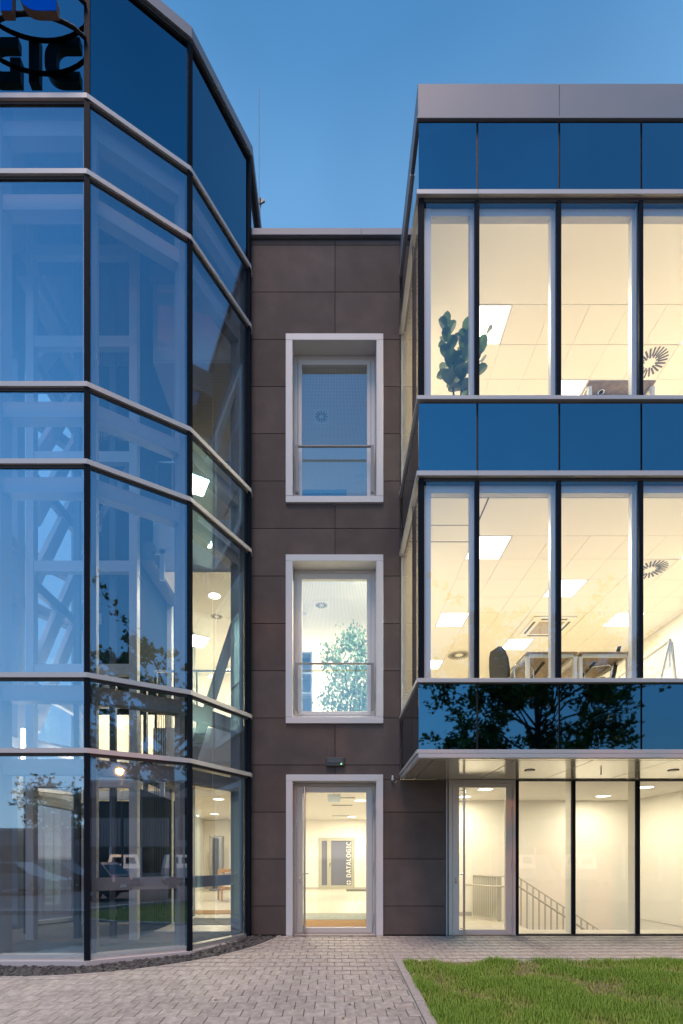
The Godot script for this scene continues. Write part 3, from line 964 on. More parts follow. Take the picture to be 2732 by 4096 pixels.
func air_outlet(pos: Vector3, lbl: String, n: int, r: float, half := 0.298) -> void:
	var t := thing("air_outlet", lbl, "air outlet", pos)
	box(t, "plate", M.ceiling, Vector3(-half, -0.006, -half), Vector3(half, 0.01, half), 0.001)
	var st := tool()
	for k in n:
		var a := TAU * k / n
		var d := Vector3(cos(a), 0, sin(a))
		var r0 := r * (0.33 if k % 2 == 0 else 0.45)
		add_bar(st, Vector3(0, -0.008, 0) + d * r0, Vector3(0, -0.008, 0) + d * r, 0.028 if half > 0.2 else 0.02, 0.006)
	put(t, "slot_ring", st.commit(), M.groove)

func ground_floor(b: Node) -> void:
	# door and glazing in the plane of the brown wall
	box(b, "edge_profile", M.alu, Vector3(1.876, 0.0, -8.2), Vector3(1.896, 2.608, -8.075))
	box(b, "edge_gasket", M.gasket, Vector3(1.896, 0.0, -8.19), Vector3(1.918, 2.606, -8.10), 0.0)
	var d := part(b, "side_door")
	boxes(d, "frame", M.alu_grey, [[Vector3(1.92, 0.0, -8.2), Vector3(1.986, 2.606, -8.09)], [Vector3(2.985, 0.0, -8.2), Vector3(3.045, 2.606, -8.09)], [Vector3(1.986, 2.552, -8.2), Vector3(2.985, 2.606, -8.091)]])
	glazed_leaf(d, 1.990, 2.980, 2.095, 2.875, 2.547, 2.478, 0.097, -8.085, 2.155, 2.983)
	box(b, "bottom_rail", M.gasket, Vector3(3.05, 0.0, -8.17), Vector3(7.5, 0.022, -8.085), 0.0)
	box(b, "head_rail", M.gasket, Vector3(3.05, 2.590, -8.17), Vector3(7.5, 2.611, -8.095), 0.0)
	var ms := [3.066, 4.016, 5.094, 6.174, 7.254]
	for i in ms.size():
		var x: float = ms[i]
		box(b, "mullion", M.dark, Vector3(x - 0.027, 0.022, -8.14), Vector3(x + 0.027, 2.59, -8.085))
		if i > 0:
			box(b, "inner_mullion", M.cream, Vector3(x - 0.03, 0.022, -8.33), Vector3(x + 0.03, 2.595, -8.142))
		if i < ms.size() - 1:
			pane_xy(b, "window_pane", M.glass_clear, x + 0.027, ms[i + 1] - 0.027, 0.022, 2.59, -8.11)
	# stair hall behind it
	var r := part(b, "stair_hall")
	box(r, "floor_strip", M.floor_in, Vector3(1.93, -0.3, -8.76), Vector3(7.49, 0.0, -8.18), 0.0)
	box(r, "landing", M.floor_in, Vector3(1.93, -0.3, -10.9), Vector3(3.55, -0.001, -8.76), 0.0)
	box(r, "back_wall", M.wall_in, Vector3(1.9, -3.0, -11.0), Vector3(7.49, 3.0, -10.9), 0.0)
	box(r, "side_wall", M.wall_in, Vector3(6.75, -3.0, -10.9), Vector3(6.9, 3.0, -8.35), 0.0)
	box(r, "side_wall", M.wall_in, Vector3(1.905, 0.0, -10.9), Vector3(1.928, 3.0, -8.21), 0.0)
	box(r, "pit_wall", M.wall_in, Vector3(3.55, -3.0, -8.77), Vector3(6.75, -0.3, -8.70), 0.0)
	box(r, "pit_floor", M.floor_in, Vector3(3.55, -3.1, -10.9), Vector3(6.75, -3.0, -8.77), 0.0)
	box(r, "skirting", M.alu_grey, Vector3(1.93, 0.0, -10.9), Vector3(3.1, 0.09, -10.88), 0.0)
	box(r, "ceiling_core", M.ceiling_seam, Vector3(1.9, 2.612, -10.9), Vector3(7.49, 2.66, -8.13), 0.0)
	for i in 8:
		for j in 5:
			var x := 1.95 + 0.6 * i
			var z := -8.16 - 0.548 * j
			put(r, "ceiling_tile", box_mesh(Vector3(0.596, 0.01, 0.543), 0.001), M.ceiling, Vector3(x + 0.3, 2.605, z - 0.274))
	var st := tool()
	for k in 9:
		add_box(st, Vector3(3.70 + 0.28 * k, -0.17 * (k + 1) - 0.06, -9.9), Vector3(0.30, 0.12, 1.7))
	put(r, "stair", st.commit(), M.floor_in)
	var rl := thing("stair_railing", "cream steel bar railing that runs down the stair behind the ground floor glazing", "railing")
	var p0 := Vector3(3.08, 0.0, -10.66)
	var p1 := Vector3(3.36, 0.0, -9.95)
	for k in 12:
		var p := p0.lerp(p1, k / 11.0)
		put(rl, "bar", box_mesh(Vector3(0.035, 0.86, 0.012), 0.0), M.rail_cream, p + Vector3(0, 0.48, 0))
	box(rl, "post", M.rail_cream, p1 + Vector3(0, 0.0, -0.02), p1 + Vector3(0.08, 0.93, 0.02))
	bar(rl, "top_rail", M.rail_cream, p0 + Vector3(0, 0.92, 0), p1 + Vector3(0, 0.92, 0), 0.045, 0.02)
	bar(rl, "bottom_rail", M.rail_cream, p0 + Vector3(0, 0.05, 0), p1 + Vector3(0, 0.05, 0), 0.045, 0.02)
	var s0 := Vector3(3.75, 0.93, -9.95)
	var sl := Vector3(2.6, -1.70, 0)
	bar(rl, "top_rail", M.rail_cream, p1 + Vector3(0.08, 0.92, 0), s0, 0.03, 0.02)
	bar(rl, "top_rail", M.rail_cream, s0, s0 + sl, 0.03, 0.02)
	for k in 21:
		var x := 3.60 + 0.124 * k
		var top := 0.92 if x < 3.75 else 0.93 - (x - 3.75) * 1.70 / 2.6
		put(rl, "baluster", box_mesh(Vector3(0.026, 0.95, 0.02), 0.0), M.rail_cream, Vector3(x, top - 0.475, -9.95))
	tube(rl, "handrail", M.rail_cream, [p0 + Vector3(-0.2, 0.72, 0.10), p1 + Vector3(-0.12, 0.72, 0.10), p1 + Vector3(0.02, 0.72, 0.12), s0 + Vector3(0, -0.20, 0.10), s0 + sl + Vector3(0, -0.20, 0.10)], 0.02, 10)
	var lb := ["round ceiling downlight over the stair, nearer the glass on the right", "round ceiling downlight over the stair, deeper in the hall on the right", "round ceiling downlight above the side door, nearer the glass", "round ceiling downlight above the side door, deeper in the hall"]
	var k := 0
	for p in [Vector3(5.70, 2.6, -8.85), Vector3(5.62, 2.6, -10.1), Vector3(2.85, 2.6, -9.1), Vector3(2.75, 2.6, -10.2)]:
		downlight(p, lb[k], 2.8)
		k += 1
	for p in [Vector3(2.93, 2.612, -7.24), Vector3(5.08, 2.612, -7.24)]:
		var t := thing("soffit_spotlight", "small unlit ring spotlight in the soffit %s" % ("above the side door" if p.x < 4 else "at the right edge of the picture"), "spotlight", p)
		put(t, "ring", disc_mesh(0.075, 0.008), M.groove, Vector3(0, -0.008, 0))
		put(t, "lens", disc_mesh(0.055, 0.004), M.alu_grey, Vector3(0, -0.0121, 0))
	var sp := thing("sprinkler_head", "tiny dark sprinkler head hanging from the soffit", "sprinkler", Vector3(4.0, 2.612, -7.24))
	tube(sp, "stem", M.groove, [Vector3.ZERO, Vector3(0, -0.06, 0)], 0.008, 8)
	put(sp, "deflector", disc_mesh(0.018, 0.004, 12), M.groove, Vector3(0, -0.062, 0))

func downlight(p: Vector3, lbl: String, e: float, r := 0.13, lit := true) -> void:
	var t := thing("downlight", lbl, "downlight", p, "round ceiling downlights")
	put(t, "rim", disc_mesh(r + 0.015, 0.012), M.white_paint, Vector3(0, -0.008, 0))
	put(t, "diffuser", disc_mesh(r, 0.004), M.lamp_glow if lit else M.cream, Vector3(0, -0.0125, 0))
	if lit:
		var a := AreaLight3D.new()
		a.name = "lamp"
		a.area_size = Vector2(r * 1.7, r * 1.7)
		a.light_color = Color(1.0, 0.96, 0.84)
		a.light_energy = e
		a.shadow_enabled = true
		a.area_range = 30.0
		a.position = Vector3(0, -0.025, 0)
		a.rotation.x = -PI / 2
		t.add_child(a)

# ---------------------------------------------------------------- ground
const RING_R := 2.975

func build_ground() -> void:
	var st := tool()
	var zs := [-400.0, -10.95, -8.3, -6.0, -4.0, -2.0, -1.0, 400.0]
	for i in zs.size() - 1:
		var a: float = zs[i]
		var c: float = zs[i + 1]
		var n := Vector3(0, 1, SLOPE if a >= -8.3 and c <= -1.0 else 0.0).normalized()
		for xr in ([[-400.0, 3.56], [6.74, 400.0]] if i == 1 else [[-400.0, 400.0]]):
			face(st, [Vector3(xr[0], ground_y(a) - 0.045, a), Vector3(xr[1], ground_y(a) - 0.045, a), Vector3(xr[1], ground_y(c) - 0.045, c), Vector3(xr[0], ground_y(c) - 0.045, c)], n)
	var gr := put(self, "ground", st.commit(), M.sand)
	structure(gr)
	# street behind the camera
	var road := put(self, "road", box_mesh(Vector3(240, 0.03, 22), 0.0), mat(0.11, 0.085, 0.078, 0.8), Vector3(0, -0.335, 13.0))
	structure(road)
	var rc := put(self, "road_kerb", box_mesh(Vector3(240, 0.14, 0.3), 0.01), M.concrete, Vector3(0, -0.29, 1.85))
	structure(rc)

	# paving: one stone after the other, cut along the gravel ring and the lawn kerb
	var path := structure(part(self, "paved_path"))
	var outline := PackedVector2Array([Vector2(0.803, -2.6), Vector2(0.803, -6.345), Vector2(7.4, -6.345), Vector2(7.4, -8.05)])
	for k in 41:
		var a := deg_to_rad(lerpf(10.5, 128.0, k / 40.0))
		outline.append(TOWER + Vector2(cos(a), sin(a)) * (RING_R + 0.004))
	outline.append(Vector2(-6.4, -6.2))
	outline.append(Vector2(-6.4, -2.6))
	var pitch := 0.1935
	var half := pitch / 2 - 0.003
	var cells := []
	for k in range(0, 28):
		var d := 7.907 + 0.1935 - pitch * k
		var z1 := -d + pitch
		var zc := -d + pitch / 2
		if zc > -3.9:
			break
		var ph := 0.008 + (pitch / 2 if k % 2 == 0 else 0.0)
		for i in range(-32, 40):
			var xc := ph + pitch * (i + 0.5)
			if absf(xc) > -zc * 0.86 + 0.4:
				continue
			cells.append([-zc, xc, zc])
	cells.sort_custom(func(p, q): return p[0] < q[0])
	var tilt := Basis(Vector3.RIGHT, atan(SLOPE))
	var made := 0
	var rest := tool()
	for c in cells:
		var xc: float = c[1]
		var zc: float = c[2]
		var rect := PackedVector2Array([Vector2(xc - half, zc - half), Vector2(xc + half, zc - half), Vector2(xc + half, zc + half), Vector2(xc - half, zc + half)])
		var whole := true
		for p in rect:
			if not Geometry2D.is_point_in_polygon(p, outline):
				whole = false
		var y := ground_y(zc)
		var m: Material = M.pavers[rng.randi() % 6] if rng.randf() > 0.10 else M.pavers[5]
		var jog := rng.randf_range(-0.0012, 0.0012)
		if made >= 300:
			if whole:
				add_box(rest, Vector3(xc, y - 0.025 + jog, zc), Vector3(half * 2, 0.05, half * 2), 0.004)
			else:
				for poly in Geometry2D.intersect_polygons(rect, outline):
					add_prism(rest, poly, y - 0.05, y + jog)
			continue
		if whole:
			put(path, "paving_stone", box_mesh(Vector3(half * 2, 0.05, half * 2), 0.0035), m, Vector3(xc, y - 0.025 + jog, zc), tilt)
			made += 1
		else:
			for poly in Geometry2D.intersect_polygons(rect, outline):
				if absf(_area(poly)) < 0.0008:
					continue
				var local := PackedVector2Array()
				for p in poly:
					local.append(p - Vector2(xc, zc))
				var ps := tool()
				add_prism(ps, local, -0.05, 0.0)
				put(path, "paving_stone", ps.commit(), m, Vector3(xc, y + jog, zc), tilt)
				made += 1
	stuff(put(path, "paving", rest.commit(), M.pavers[2]))
	# flush edging round the gravel
	var es := tool()
	for k in 40:
		var a0 := deg_to_rad(lerpf(10.0, 132.0, k / 40.0))
		var a1 := deg_to_rad(lerpf(10.0, 132.0, (k + 1) / 40.0))
		var q := []
		for pr in [[a0, RING_R - 0.055], [a1, RING_R - 0.055], [a1, RING_R], [a0, RING_R]]:
			var p: Vector2 = TOWER + Vector2(cos(pr[0]), sin(pr[0])) * float(pr[1])
			q.append(Vector3(p.x, ground_y(p.y) + 0.004, p.y))
		face(es, q, Vector3.UP)
		var dn := Vector3(0, -0.09, 0)
		face(es, [q[0], q[1], q[1] + dn, q[0] + dn], Vector3(-cos(a0), 0, -sin(a0)))
		face(es, [q[3], q[2], q[2] + dn, q[3] + dn], Vector3(cos(a0), 0, sin(a0)))
	structure(put(self, "gravel_edging", es.commit(), M.concrete))
	# slate chippings
	var bed := tool()
	var br := []
	for k in 41:
		var a := deg_to_rad(lerpf(8.0, 132.0, k / 40.0))
		br.append(TOWER + Vector2(cos(a), sin(a)) * (RING_R - 0.05))
	br.append(TOWER)
	for k in br.size() - 2:
		var p0: Vector2 = br[k]
		var p1: Vector2 = br[k + 1]
		face(bed, [Vector3(p0.x, ground_y(p0.y) - 0.042, p0.y), Vector3(p1.x, ground_y(p1.y) - 0.042, p1.y), Vector3(TOWER.x, -0.07, TOWER.y)], Vector3.UP)
	structure(put(self, "gravel_bed", bed.commit(), mat(0.02, 0.02, 0.022, 0.9)))
	var chips := chip_mesh()
	var mm := MultiMesh.new()
	mm.transform_format = MultiMesh.TRANSFORM_3D
	mm.use_colors = true
	mm.mesh = chips
	var list := []
	while list.size() < 3600:
		var a := deg_to_rad(rng.randf_range(9.0, 122.0))
		var r := rng.randf_range(2.40, RING_R - 0.06)
		var p := TOWER + Vector2(cos(a), sin(a)) * r
		if p.y < -8.06:
			continue
		list.append(p)
	mm.instance_count = list.size()
	for i in list.size():
		var p: Vector2 = list[i]
		var s := rng.randf_range(0.022, 0.05)
		var bs := Basis.from_euler(Vector3(rng.randf_range(-0.7, 0.7), rng.randf() * TAU, rng.randf_range(-0.7, 0.7))).scaled(Vector3(s, s, s))
		mm.set_instance_transform(i, Transform3D(bs, Vector3(p.x, ground_y(p.y) - 0.035 + rng.randf() * 0.032, p.y)))
		var v := rng.randf_range(0.012, 0.055)
		mm.set_instance_color(i, Color(v, v * 0.99, v * 1.04))
	var gv := MultiMeshInstance3D.new()
	gv.name = "slate_gravel"
	gv.multimesh = mm
	gv.material_override = M.stone
	add_child(gv)
	stuff(gv)
	tag(gv, "dark slate chippings in the curved bed round the foot of the glass tower", "gravel")

	# lawn with its kerb
	var lw := tool()
	for i in range(0, 10):
		var z0 := -6.36 + 0.8 * i
		var z1 := z0 + 0.8
		face(lw, [Vector3(0.91, ground_y(z0) - 0.012, z0), Vector3(9.0, ground_y(z0) - 0.012, z0), Vector3(9.0, ground_y(z1) - 0.012, z1), Vector3(0.91, ground_y(z1) - 0.012, z1)], Vector3(0, 1, SLOPE).normalized())
	structure(put(self, "lawn_soil", lw.commit(), M.soil))
	var kb := structure(part(self, "lawn_kerb"))
	for i in 9:
		var z := -6.30 + 0.5 + 1.0 * (i - 0.5)
		put(kb, "kerb_stone", box_mesh(Vector3(0.098, 0.16, 0.994), 0.006), M.concrete, Vector3(0.857, ground_y(z) - 0.062, z), tilt if z < -1.2 else Basis())
	grass()
	var fall := MultiMesh.new()
	fall.transform_format = MultiMesh.TRANSFORM_3D
	fall.use_colors = true
	fall.mesh = leaf_mesh()
	fall.instance_count = 46
	for i in 46:
		var on_lawn := i % 3 != 0
		var z := rng.randf_range(-6.3, -4.2) if on_lawn else rng.randf_range(-7.9, -4.3)
		var x := rng.randf_range(0.95, 4.2) if on_lawn else rng.randf_range(-1.2, 0.75)
		var s := rng.randf_range(0.025, 0.05)
		fall.set_instance_transform(i, Transform3D(Basis.from_euler(Vector3(-PI / 2 + rng.randf_range(-0.25, 0.25), rng.randf() * TAU, 0)).scaled(Vector3(s, s, s)), Vector3(x, ground_y(z) + (0.035 if on_lawn else 0.006), z)))
		var k := rng.randf_range(0.5, 1.0)
		fall.set_instance_color(i, Color(0.22 * k, 0.13 * k, 0.04 * k))
	var fl := MultiMeshInstance3D.new()
	fl.name = "fallen_leaves"
	fl.multimesh = fall
	fl.material_override = M.tree_leaf
	add_child(fl)
	stuff(fl)
	tag(fl, "small brown fallen leaves scattered over lawn and paving", "fallen leaves")

func _area(poly: PackedVector2Array) -> float:
	var s := 0.0
	for i in poly.size():
		s += poly[i].cross(poly[(i + 1) % poly.size()])
	return s * 0.5

func chip_mesh() -> Mesh:
	var st := tool()
	var pts := [Vector3(-1, -0.2, -0.5), Vector3(0.2, -0.3, -0.9), Vector3(1.0, -0.15, -0.1), Vector3(0.3, -0.25, 0.8), Vector3(-0.8, -0.2, 0.6)]
	var top := [Vector3(-0.8, 0.25, -0.4), Vector3(0.15, 0.42, -0.6), Vector3(0.75, 0.2, -0.1), Vector3(0.25, 0.3, 0.55), Vector3(-0.6, 0.45, 0.4)]
	face(st, top, Vector3(0, 1, 0))
	for i in 5:
		var j := (i + 1) % 5
		var n: Vector3 = (pts[j] - pts[i]).cross(top[i] - pts[i]).normalized()
		if n.dot(pts[i]) < 0.0:
			n = -n
		face(st, [pts[i], pts[j], top[j], top[i]], n)
	return st.commit()

func tuft_mesh(v: int) -> Mesh:
	var r := RandomNumberGenerator.new()
	r.seed = 100 + v
	var st := tool()
	for k in 7:
		var a := r.randf() * TAU
		var d := Vector3(cos(a), 0, sin(a))
		var side := Vector3(-d.z, 0, d.x)
		var base := Vector3(r.randf_range(-0.022, 0.022), 0, r.randf_range(-0.022, 0.022))
		var h := r.randf_range(0.6, 1.15) * 0.062
		var lean := r.randf_range(0.1, 0.7) * h
		var w := r.randf_range(0.0015, 0.0028)
		var m := base + Vector3(0, h * 0.6, 0) + d * lean * 0.35
		var e := base + Vector3(0, h, 0) + d * lean
		var n := (d * -0.5 + Vector3.UP * 0.8).normalized()
		face(st, [base - side * w, base + side * w, m + side * w * 0.8, m - side * w * 0.8], n)
		tri(st, m - side * w * 0.8, m + side * w * 0.8, e, n)
	return st.commit()

func grass() -> void:
	var patch := FastNoiseLite.new()
	patch.seed = 21
	patch.frequency = 0.9
	patch.fractal_octaves = 3
	for v in 3:
		var list := []
		while list.size() < 9500:
			var near := rng.randf() < 0.88
			var z := rng.randf_range(-6.395, -3.6) if near else rng.randf_range(-3.6, 1.5)
			var x := rng.randf_range(0.90, minf(5.4, 0.9 + (-z) * 0.78)) if near else rng.randf_range(0.92, 8.0)
			var n := patch.get_noise_2d(x * 1.3, z * 1.3)
			if near and rng.randf() > clampf(0.62 + n * 1.3, 0.13, 1.0):
				continue
			list.append([x, z, n])
		var mm := MultiMesh.new()
		mm.transform_format = MultiMesh.TRANSFORM_3D
		mm.use_colors = true
		mm.mesh = tuft_mesh(v)
		mm.instance_count = list.size()
		for i in list.size():
			var x: float = list[i][0]
			var z: float = list[i][1]
			var n: float = list[i][2]
			var s := rng.randf_range(0.75, 1.25) * (1.0 + n * 0.55) * (1.15 if z < -6.2 else 1.0)
			mm.set_instance_transform(i, Transform3D(Basis(Vector3.UP, rng.randf() * TAU).scaled(Vector3(1.15, s, 1.15)), Vector3(x, ground_y(z) - 0.014, z)))
			var dry := clampf(0.24 - n * 1.25 + rng.randf_range(-0.25, 0.35), 0.0, 1.0)
			var c := Color(0.15, 0.265, 0.026).lerp(Color(0.32, 0.29, 0.10), dry * dry * 0.75)
			var k := rng.randf_range(0.8, 1.25)
			mm.set_instance_color(i, Color(c.r * k, c.g * k, c.b * k))
		var g := MultiMeshInstance3D.new()
		g.name = named(self, "grass")
		g.multimesh = mm
		g.material_override = M.grass
		add_child(g)
		stuff(g)
		tag(g, "green lawn grass with dry yellowish patches in front of the office block", "grass", "lawn grass")

# ---------------------------------------------------------------- small things outside
func build_fittings() -> void:
	var e := thing("emergency_lamp", "flat dark grey emergency lamp with green pilot light above the entrance door", "lamp", Vector3(0.02, 2.90, -8.09))
	box(e, "body", mat(0.035, 0.037, 0.04, 0.5), Vector3(-0.155, -0.071, 0.0), Vector3(0.155, 0.071, 0.05), 0.008)
	box(e, "cover", mat(0.05, 0.052, 0.055, 0.25), Vector3(-0.128, -0.018, 0.05), Vector3(0.128, 0.052, 0.056), 0.004)
	var gl := glow(0.2, 1.0, 0.1, 1.3)
	boxes(e, "pilot_light", gl, [[Vector3(0.086, -0.048, 0.05), Vector3(0.112, -0.037, 0.053)], [Vector3(0.095, -0.034, 0.05), Vector3(0.112, -0.022, 0.053)]], 0.0)
	var s := thing("wall_sensor", "small clear capsule sensor with a thin wire on the brown wall, right of the door", "sensor", Vector3(0.978, 2.62, -8.06))
	tube(s, "capsule", mat(0.45, 0.46, 0.5, 0.2), [Vector3(0, -0.01, 0), Vector3(0, 0.045, 0), Vector3(0, 0.052, 0)], 0.018, 12)
	put(s, "collar", disc_mesh(0.026, 0.014, 16), M.alu, Vector3(0, -0.024, 0))
	tube(s, "plug", M.alu, [Vector3(0, -0.024, 0), Vector3(0, -0.042, 0)], 0.012, 10)
	var w := []
	for k in 9:
		var a := lerpf(PI, TAU, k / 8.0)
		w.append(Vector3(0.033 + cos(a) * 0.033, -0.04 + sin(a) * 0.028, 0.0))
	w.append(Vector3(0.066, -0.02, -0.028))
	tube(s, "wire", M.alu_grey, w, 0.002, 5)
	box(s, "bracket", M.alu_grey, Vector3(-0.012, -0.02, -0.03), Vector3(0.012, 0.0, -0.012))
	var a := thing("lightning_rod", "tall thin lightning rod on the roof, beside the glass tower", "lightning rod", Vector3(-1.47, 11.66, -9.5))
	tube(a, "rod", M.alu, [Vector3(0, 0, 0), Vector3(0, 2.56, 0)], 0.028, 10)
	tube(a, "tip", M.steel_dark, [Vector3(0, 2.5, 0), Vector3(0, 4.75, 0)], 0.005, 6)
	tube(a, "clamp", M.steel_dark, [Vector3(0, 2.45, 0), Vector3(0, 2.58, 0)], 0.04, 10)
	tube(a, "clamp", M.steel_dark, [Vector3(0, 1.9, 0), Vector3(0, 1.97, 0)], 0.042, 10)
	bar(a, "bracket", M.steel_dark, Vector3(0.0, 2.5, 0), Vector3(0.1, 2.56, 0), 0.03, 0.05)
	put(a, "foot", disc_mesh(0.16, 0.06, 16), M.concrete, Vector3.ZERO)
	var d := thing("slot_drain", "narrow dark slotted drain along the foot of the entrance door", "drain", Vector3(0.01, ground_y(-8.0), -8.05))
	box(d, "channel", M.backing, Vector3(-0.70, -0.04, -0.035), Vector3(0.70, 0.003, 0.035), 0.0)
	var st := tool()
	for k in 48:
		add_box(st, Vector3(-0.69 + 0.0293 * k, 0.005, 0), Vector3(0.012, 0.006, 0.068))
	add_box(st, Vector3(0, 0.006, 0.034), Vector3(1.40, 0.008, 0.008))
	put(d, "grating", st.commit(), M.steel_dark)
	var th := thing("door_threshold", "pale stone threshold under the entrance door", "threshold", Vector3(0.01, 0, -8.2))
	box(th, "stone", M.concrete, Vector3(-0.698, -0.06, -0.16), Vector3(0.692, 0.004, 0.105), 0.003)

# ---------------------------------------------------------------- furniture and plants
func desk(pos: Vector3, w: float, dp: float, lbl: String, hole := false) -> void:
	var t := thing("desk", lbl, "desk", pos)
	box(t, "desktop", M.desk_top, Vector3(0, 0.715, -dp), Vector3(w, 0.74, 0), 0.003)
	for x in [0.03, w - 0.03]:
		for z in [-0.04, -dp + 0.04]:
			box(t, "leg", M.cream, Vector3(x - 0.025, 0, z - 0.025), Vector3(x + 0.025, 0.67, z + 0.025))
	boxes(t, "apron", M.cream, [[Vector3(0.051, 0.67, -0.235 if hole else -0.065), Vector3(w - 0.051, 0.714, -0.19 if hole else -0.02)], [Vector3(0.005, 0.67, -dp + 0.02), Vector3(w - 0.005, 0.714, -dp + 0.065)], [Vector3(0.005, 0.67, -dp + 0.066), Vector3(0.05, 0.713, -0.066)], [Vector3(w - 0.05, 0.67, -dp + 0.066), Vector3(w - 0.005, 0.713, -0.066)]])
	bar(t, "brace", M.steel_dark, Vector3(0.2, 0.3, -dp + 0.1), Vector3(w * 0.5, 0.70, -0.3), 0.03, 0.03)
	if hole:
		put(t, "cable_ring", disc_mesh(0.045, 0.02), M.chrome, Vector3(0.25, 0.70, -0.14))
		put(t, "cable_hole", disc_mesh(0.03, 0.004), M.black, Vector3(0.25, 0.697, -0.14))

func chair(pos: Vector3, yaw: float, lbl: String) -> void:
	var t := thing("office_chair", lbl, "chair", pos)
	t.rotation.y = yaw
	var bk := tool()
	var sec := [[0.50, 0.20, 0.02], [0.62, 0.225, 0.0], [0.78, 0.215, -0.02], [0.92, 0.17, -0.05], [0.99, 0.11, -0.07]]
	for i in sec.size() - 1:
		var a: Array = sec[i]
		var c: Array = sec[i + 1]
		for z in [0.025, -0.025]:
			face(bk, [Vector3(-a[1], a[0], a[2] + z), Vector3(a[1], a[0], a[2] + z), Vector3(c[1], c[0], c[2] + z), Vector3(-c[1], c[0], c[2] + z)], Vector3(0, 0, signf(z)))
		for sx in [-1.0, 1.0]:
			face(bk, [Vector3(sx * a[1], a[0], a[2] - 0.025), Vector3(sx * a[1], a[0], a[2] + 0.025), Vector3(sx * c[1], c[0], c[2] + 0.025), Vector3(sx * c[1], c[0], c[2] - 0.025)], Vector3(sx, 0, 0))
	face(bk, [Vector3(-0.11, 0.99, -0.095), Vector3(0.11, 0.99, -0.095), Vector3(0.11, 0.99, -0.045), Vector3(-0.11, 0.99, -0.045)], Vector3.UP)
	put(t, "backrest", bk.commit(), M.chair_black)
	box(t, "seat", M.chair_black, Vector3(-0.24, 0.42, 0.03), Vector3(0.24, 0.49, 0.50), 0.02)
	for sx in [-1, 1]:
		tube(t, "armrest", M.chrome, [Vector3(sx * 0.27, 0.44, 0.08), Vector3(sx * 0.28, 0.62, 0.05), Vector3(sx * 0.28, 0.67, 0.10), Vector3(sx * 0.28, 0.67, 0.36), Vector3(sx * 0.27, 0.62, 0.42), Vector3(sx * 0.26, 0.0, 0.44)], 0.014, 8)
		tube(t, "rear_leg", M.chrome, [Vector3(sx * 0.24, 0.45, 0.05), Vector3(sx * 0.26, 0.0, -0.08)], 0.014, 8)

func leaf_mesh() -> Mesh:
	# a broad leaf of unit length along +y, gently cupped
	var st := tool()
	var prof := [[0.0, 0.03, 0.0], [0.2, 0.22, 0.03], [0.5, 0.34, 0.02], [0.78, 0.33, -0.06], [0.94, 0.19, -0.13], [1.0, 0.02, -0.17]]
	for i in prof.size() - 1:
		var a: Array = prof[i]
		var b: Array = prof[i + 1]
		for s in [-1.0, 1.0]:
			var n := Vector3(-0.35 * s, 0.1, 1).normalized()
			face(st, [Vector3(0, a[0], a[2]), Vector3(s * a[1], a[0], a[2] + 0.10 * a[1] / 0.34), Vector3(s * b[1], b[0], b[2] + 0.10 * b[1] / 0.34), Vector3(0, b[0], b[2])], n)
	return st.commit()

func fiddle_plant() -> void:
	var t := thing("fiddle_leaf_plant", "tall potted plant with big dark leaves behind the leftmost top floor pane", "plant", Vector3(1.80, 7.31, -7.05))
	var pot := tool()
	add_tube(pot, [Vector3(0, 0, 0), Vector3(0, 0.18, 0), Vector3(0, 0.36, 0)], [0.15, 0.18, 0.21], 20)
	put(t, "pot", pot.commit(), M.white_paint)
	var lm := leaf_mesh()
	var r := RandomNumberGenerator.new()
	r.seed = 5
	var lf2: StandardMaterial3D = M.leaf_dark.duplicate()
	lf2.albedo_color = lin(0.05, 0.10, 0.035)
	for s in 3:
		var b: float = [-0.06, 0.05, 0.17][s]
		var hh: float = [1.86, 1.68, 1.74][s]
		var top := Vector3(b * 2.0 + [-0.04, 0.02, 0.08][s], hh - 0.12, [0.0, 0.06, -0.05][s])
		var pts := [Vector3(b * 0.3, 0.3, 0), Vector3(b, 0.8, top.z * 0.5), top]
		tube(t, "stem", M.bark, pts, 0.014, 8)
		var n: int = [20, 17, 8][s]
		for k in n:
			var f := lerpf(0.36, 1.0, float(k) / (n - 1))
			var p := (pts[0] as Vector3).lerp(top, f)
			var az := k * 2.4 + s
			var up := lerpf(0.15, 0.95, f * f) + r.randf_range(-0.15, 0.15)
			var dir := Vector3(cos(az) * (1.0 - up * 0.6), up, sin(az) * (1.0 - up * 0.6)).normalized()
			var side := dir.cross(Vector3.UP).normalized()
			var nn := side.cross(dir).normalized()
			var size := r.randf_range(0.17, 0.235) * (0.9 if f > 0.95 else 1.0)
			var bs := Basis(side, dir, nn).scaled_local(Vector3(size * 1.15, size, size))
			put(t, "leaf", lm, M.leaf_dark if r.randf() < 0.75 else lf2, p, bs)

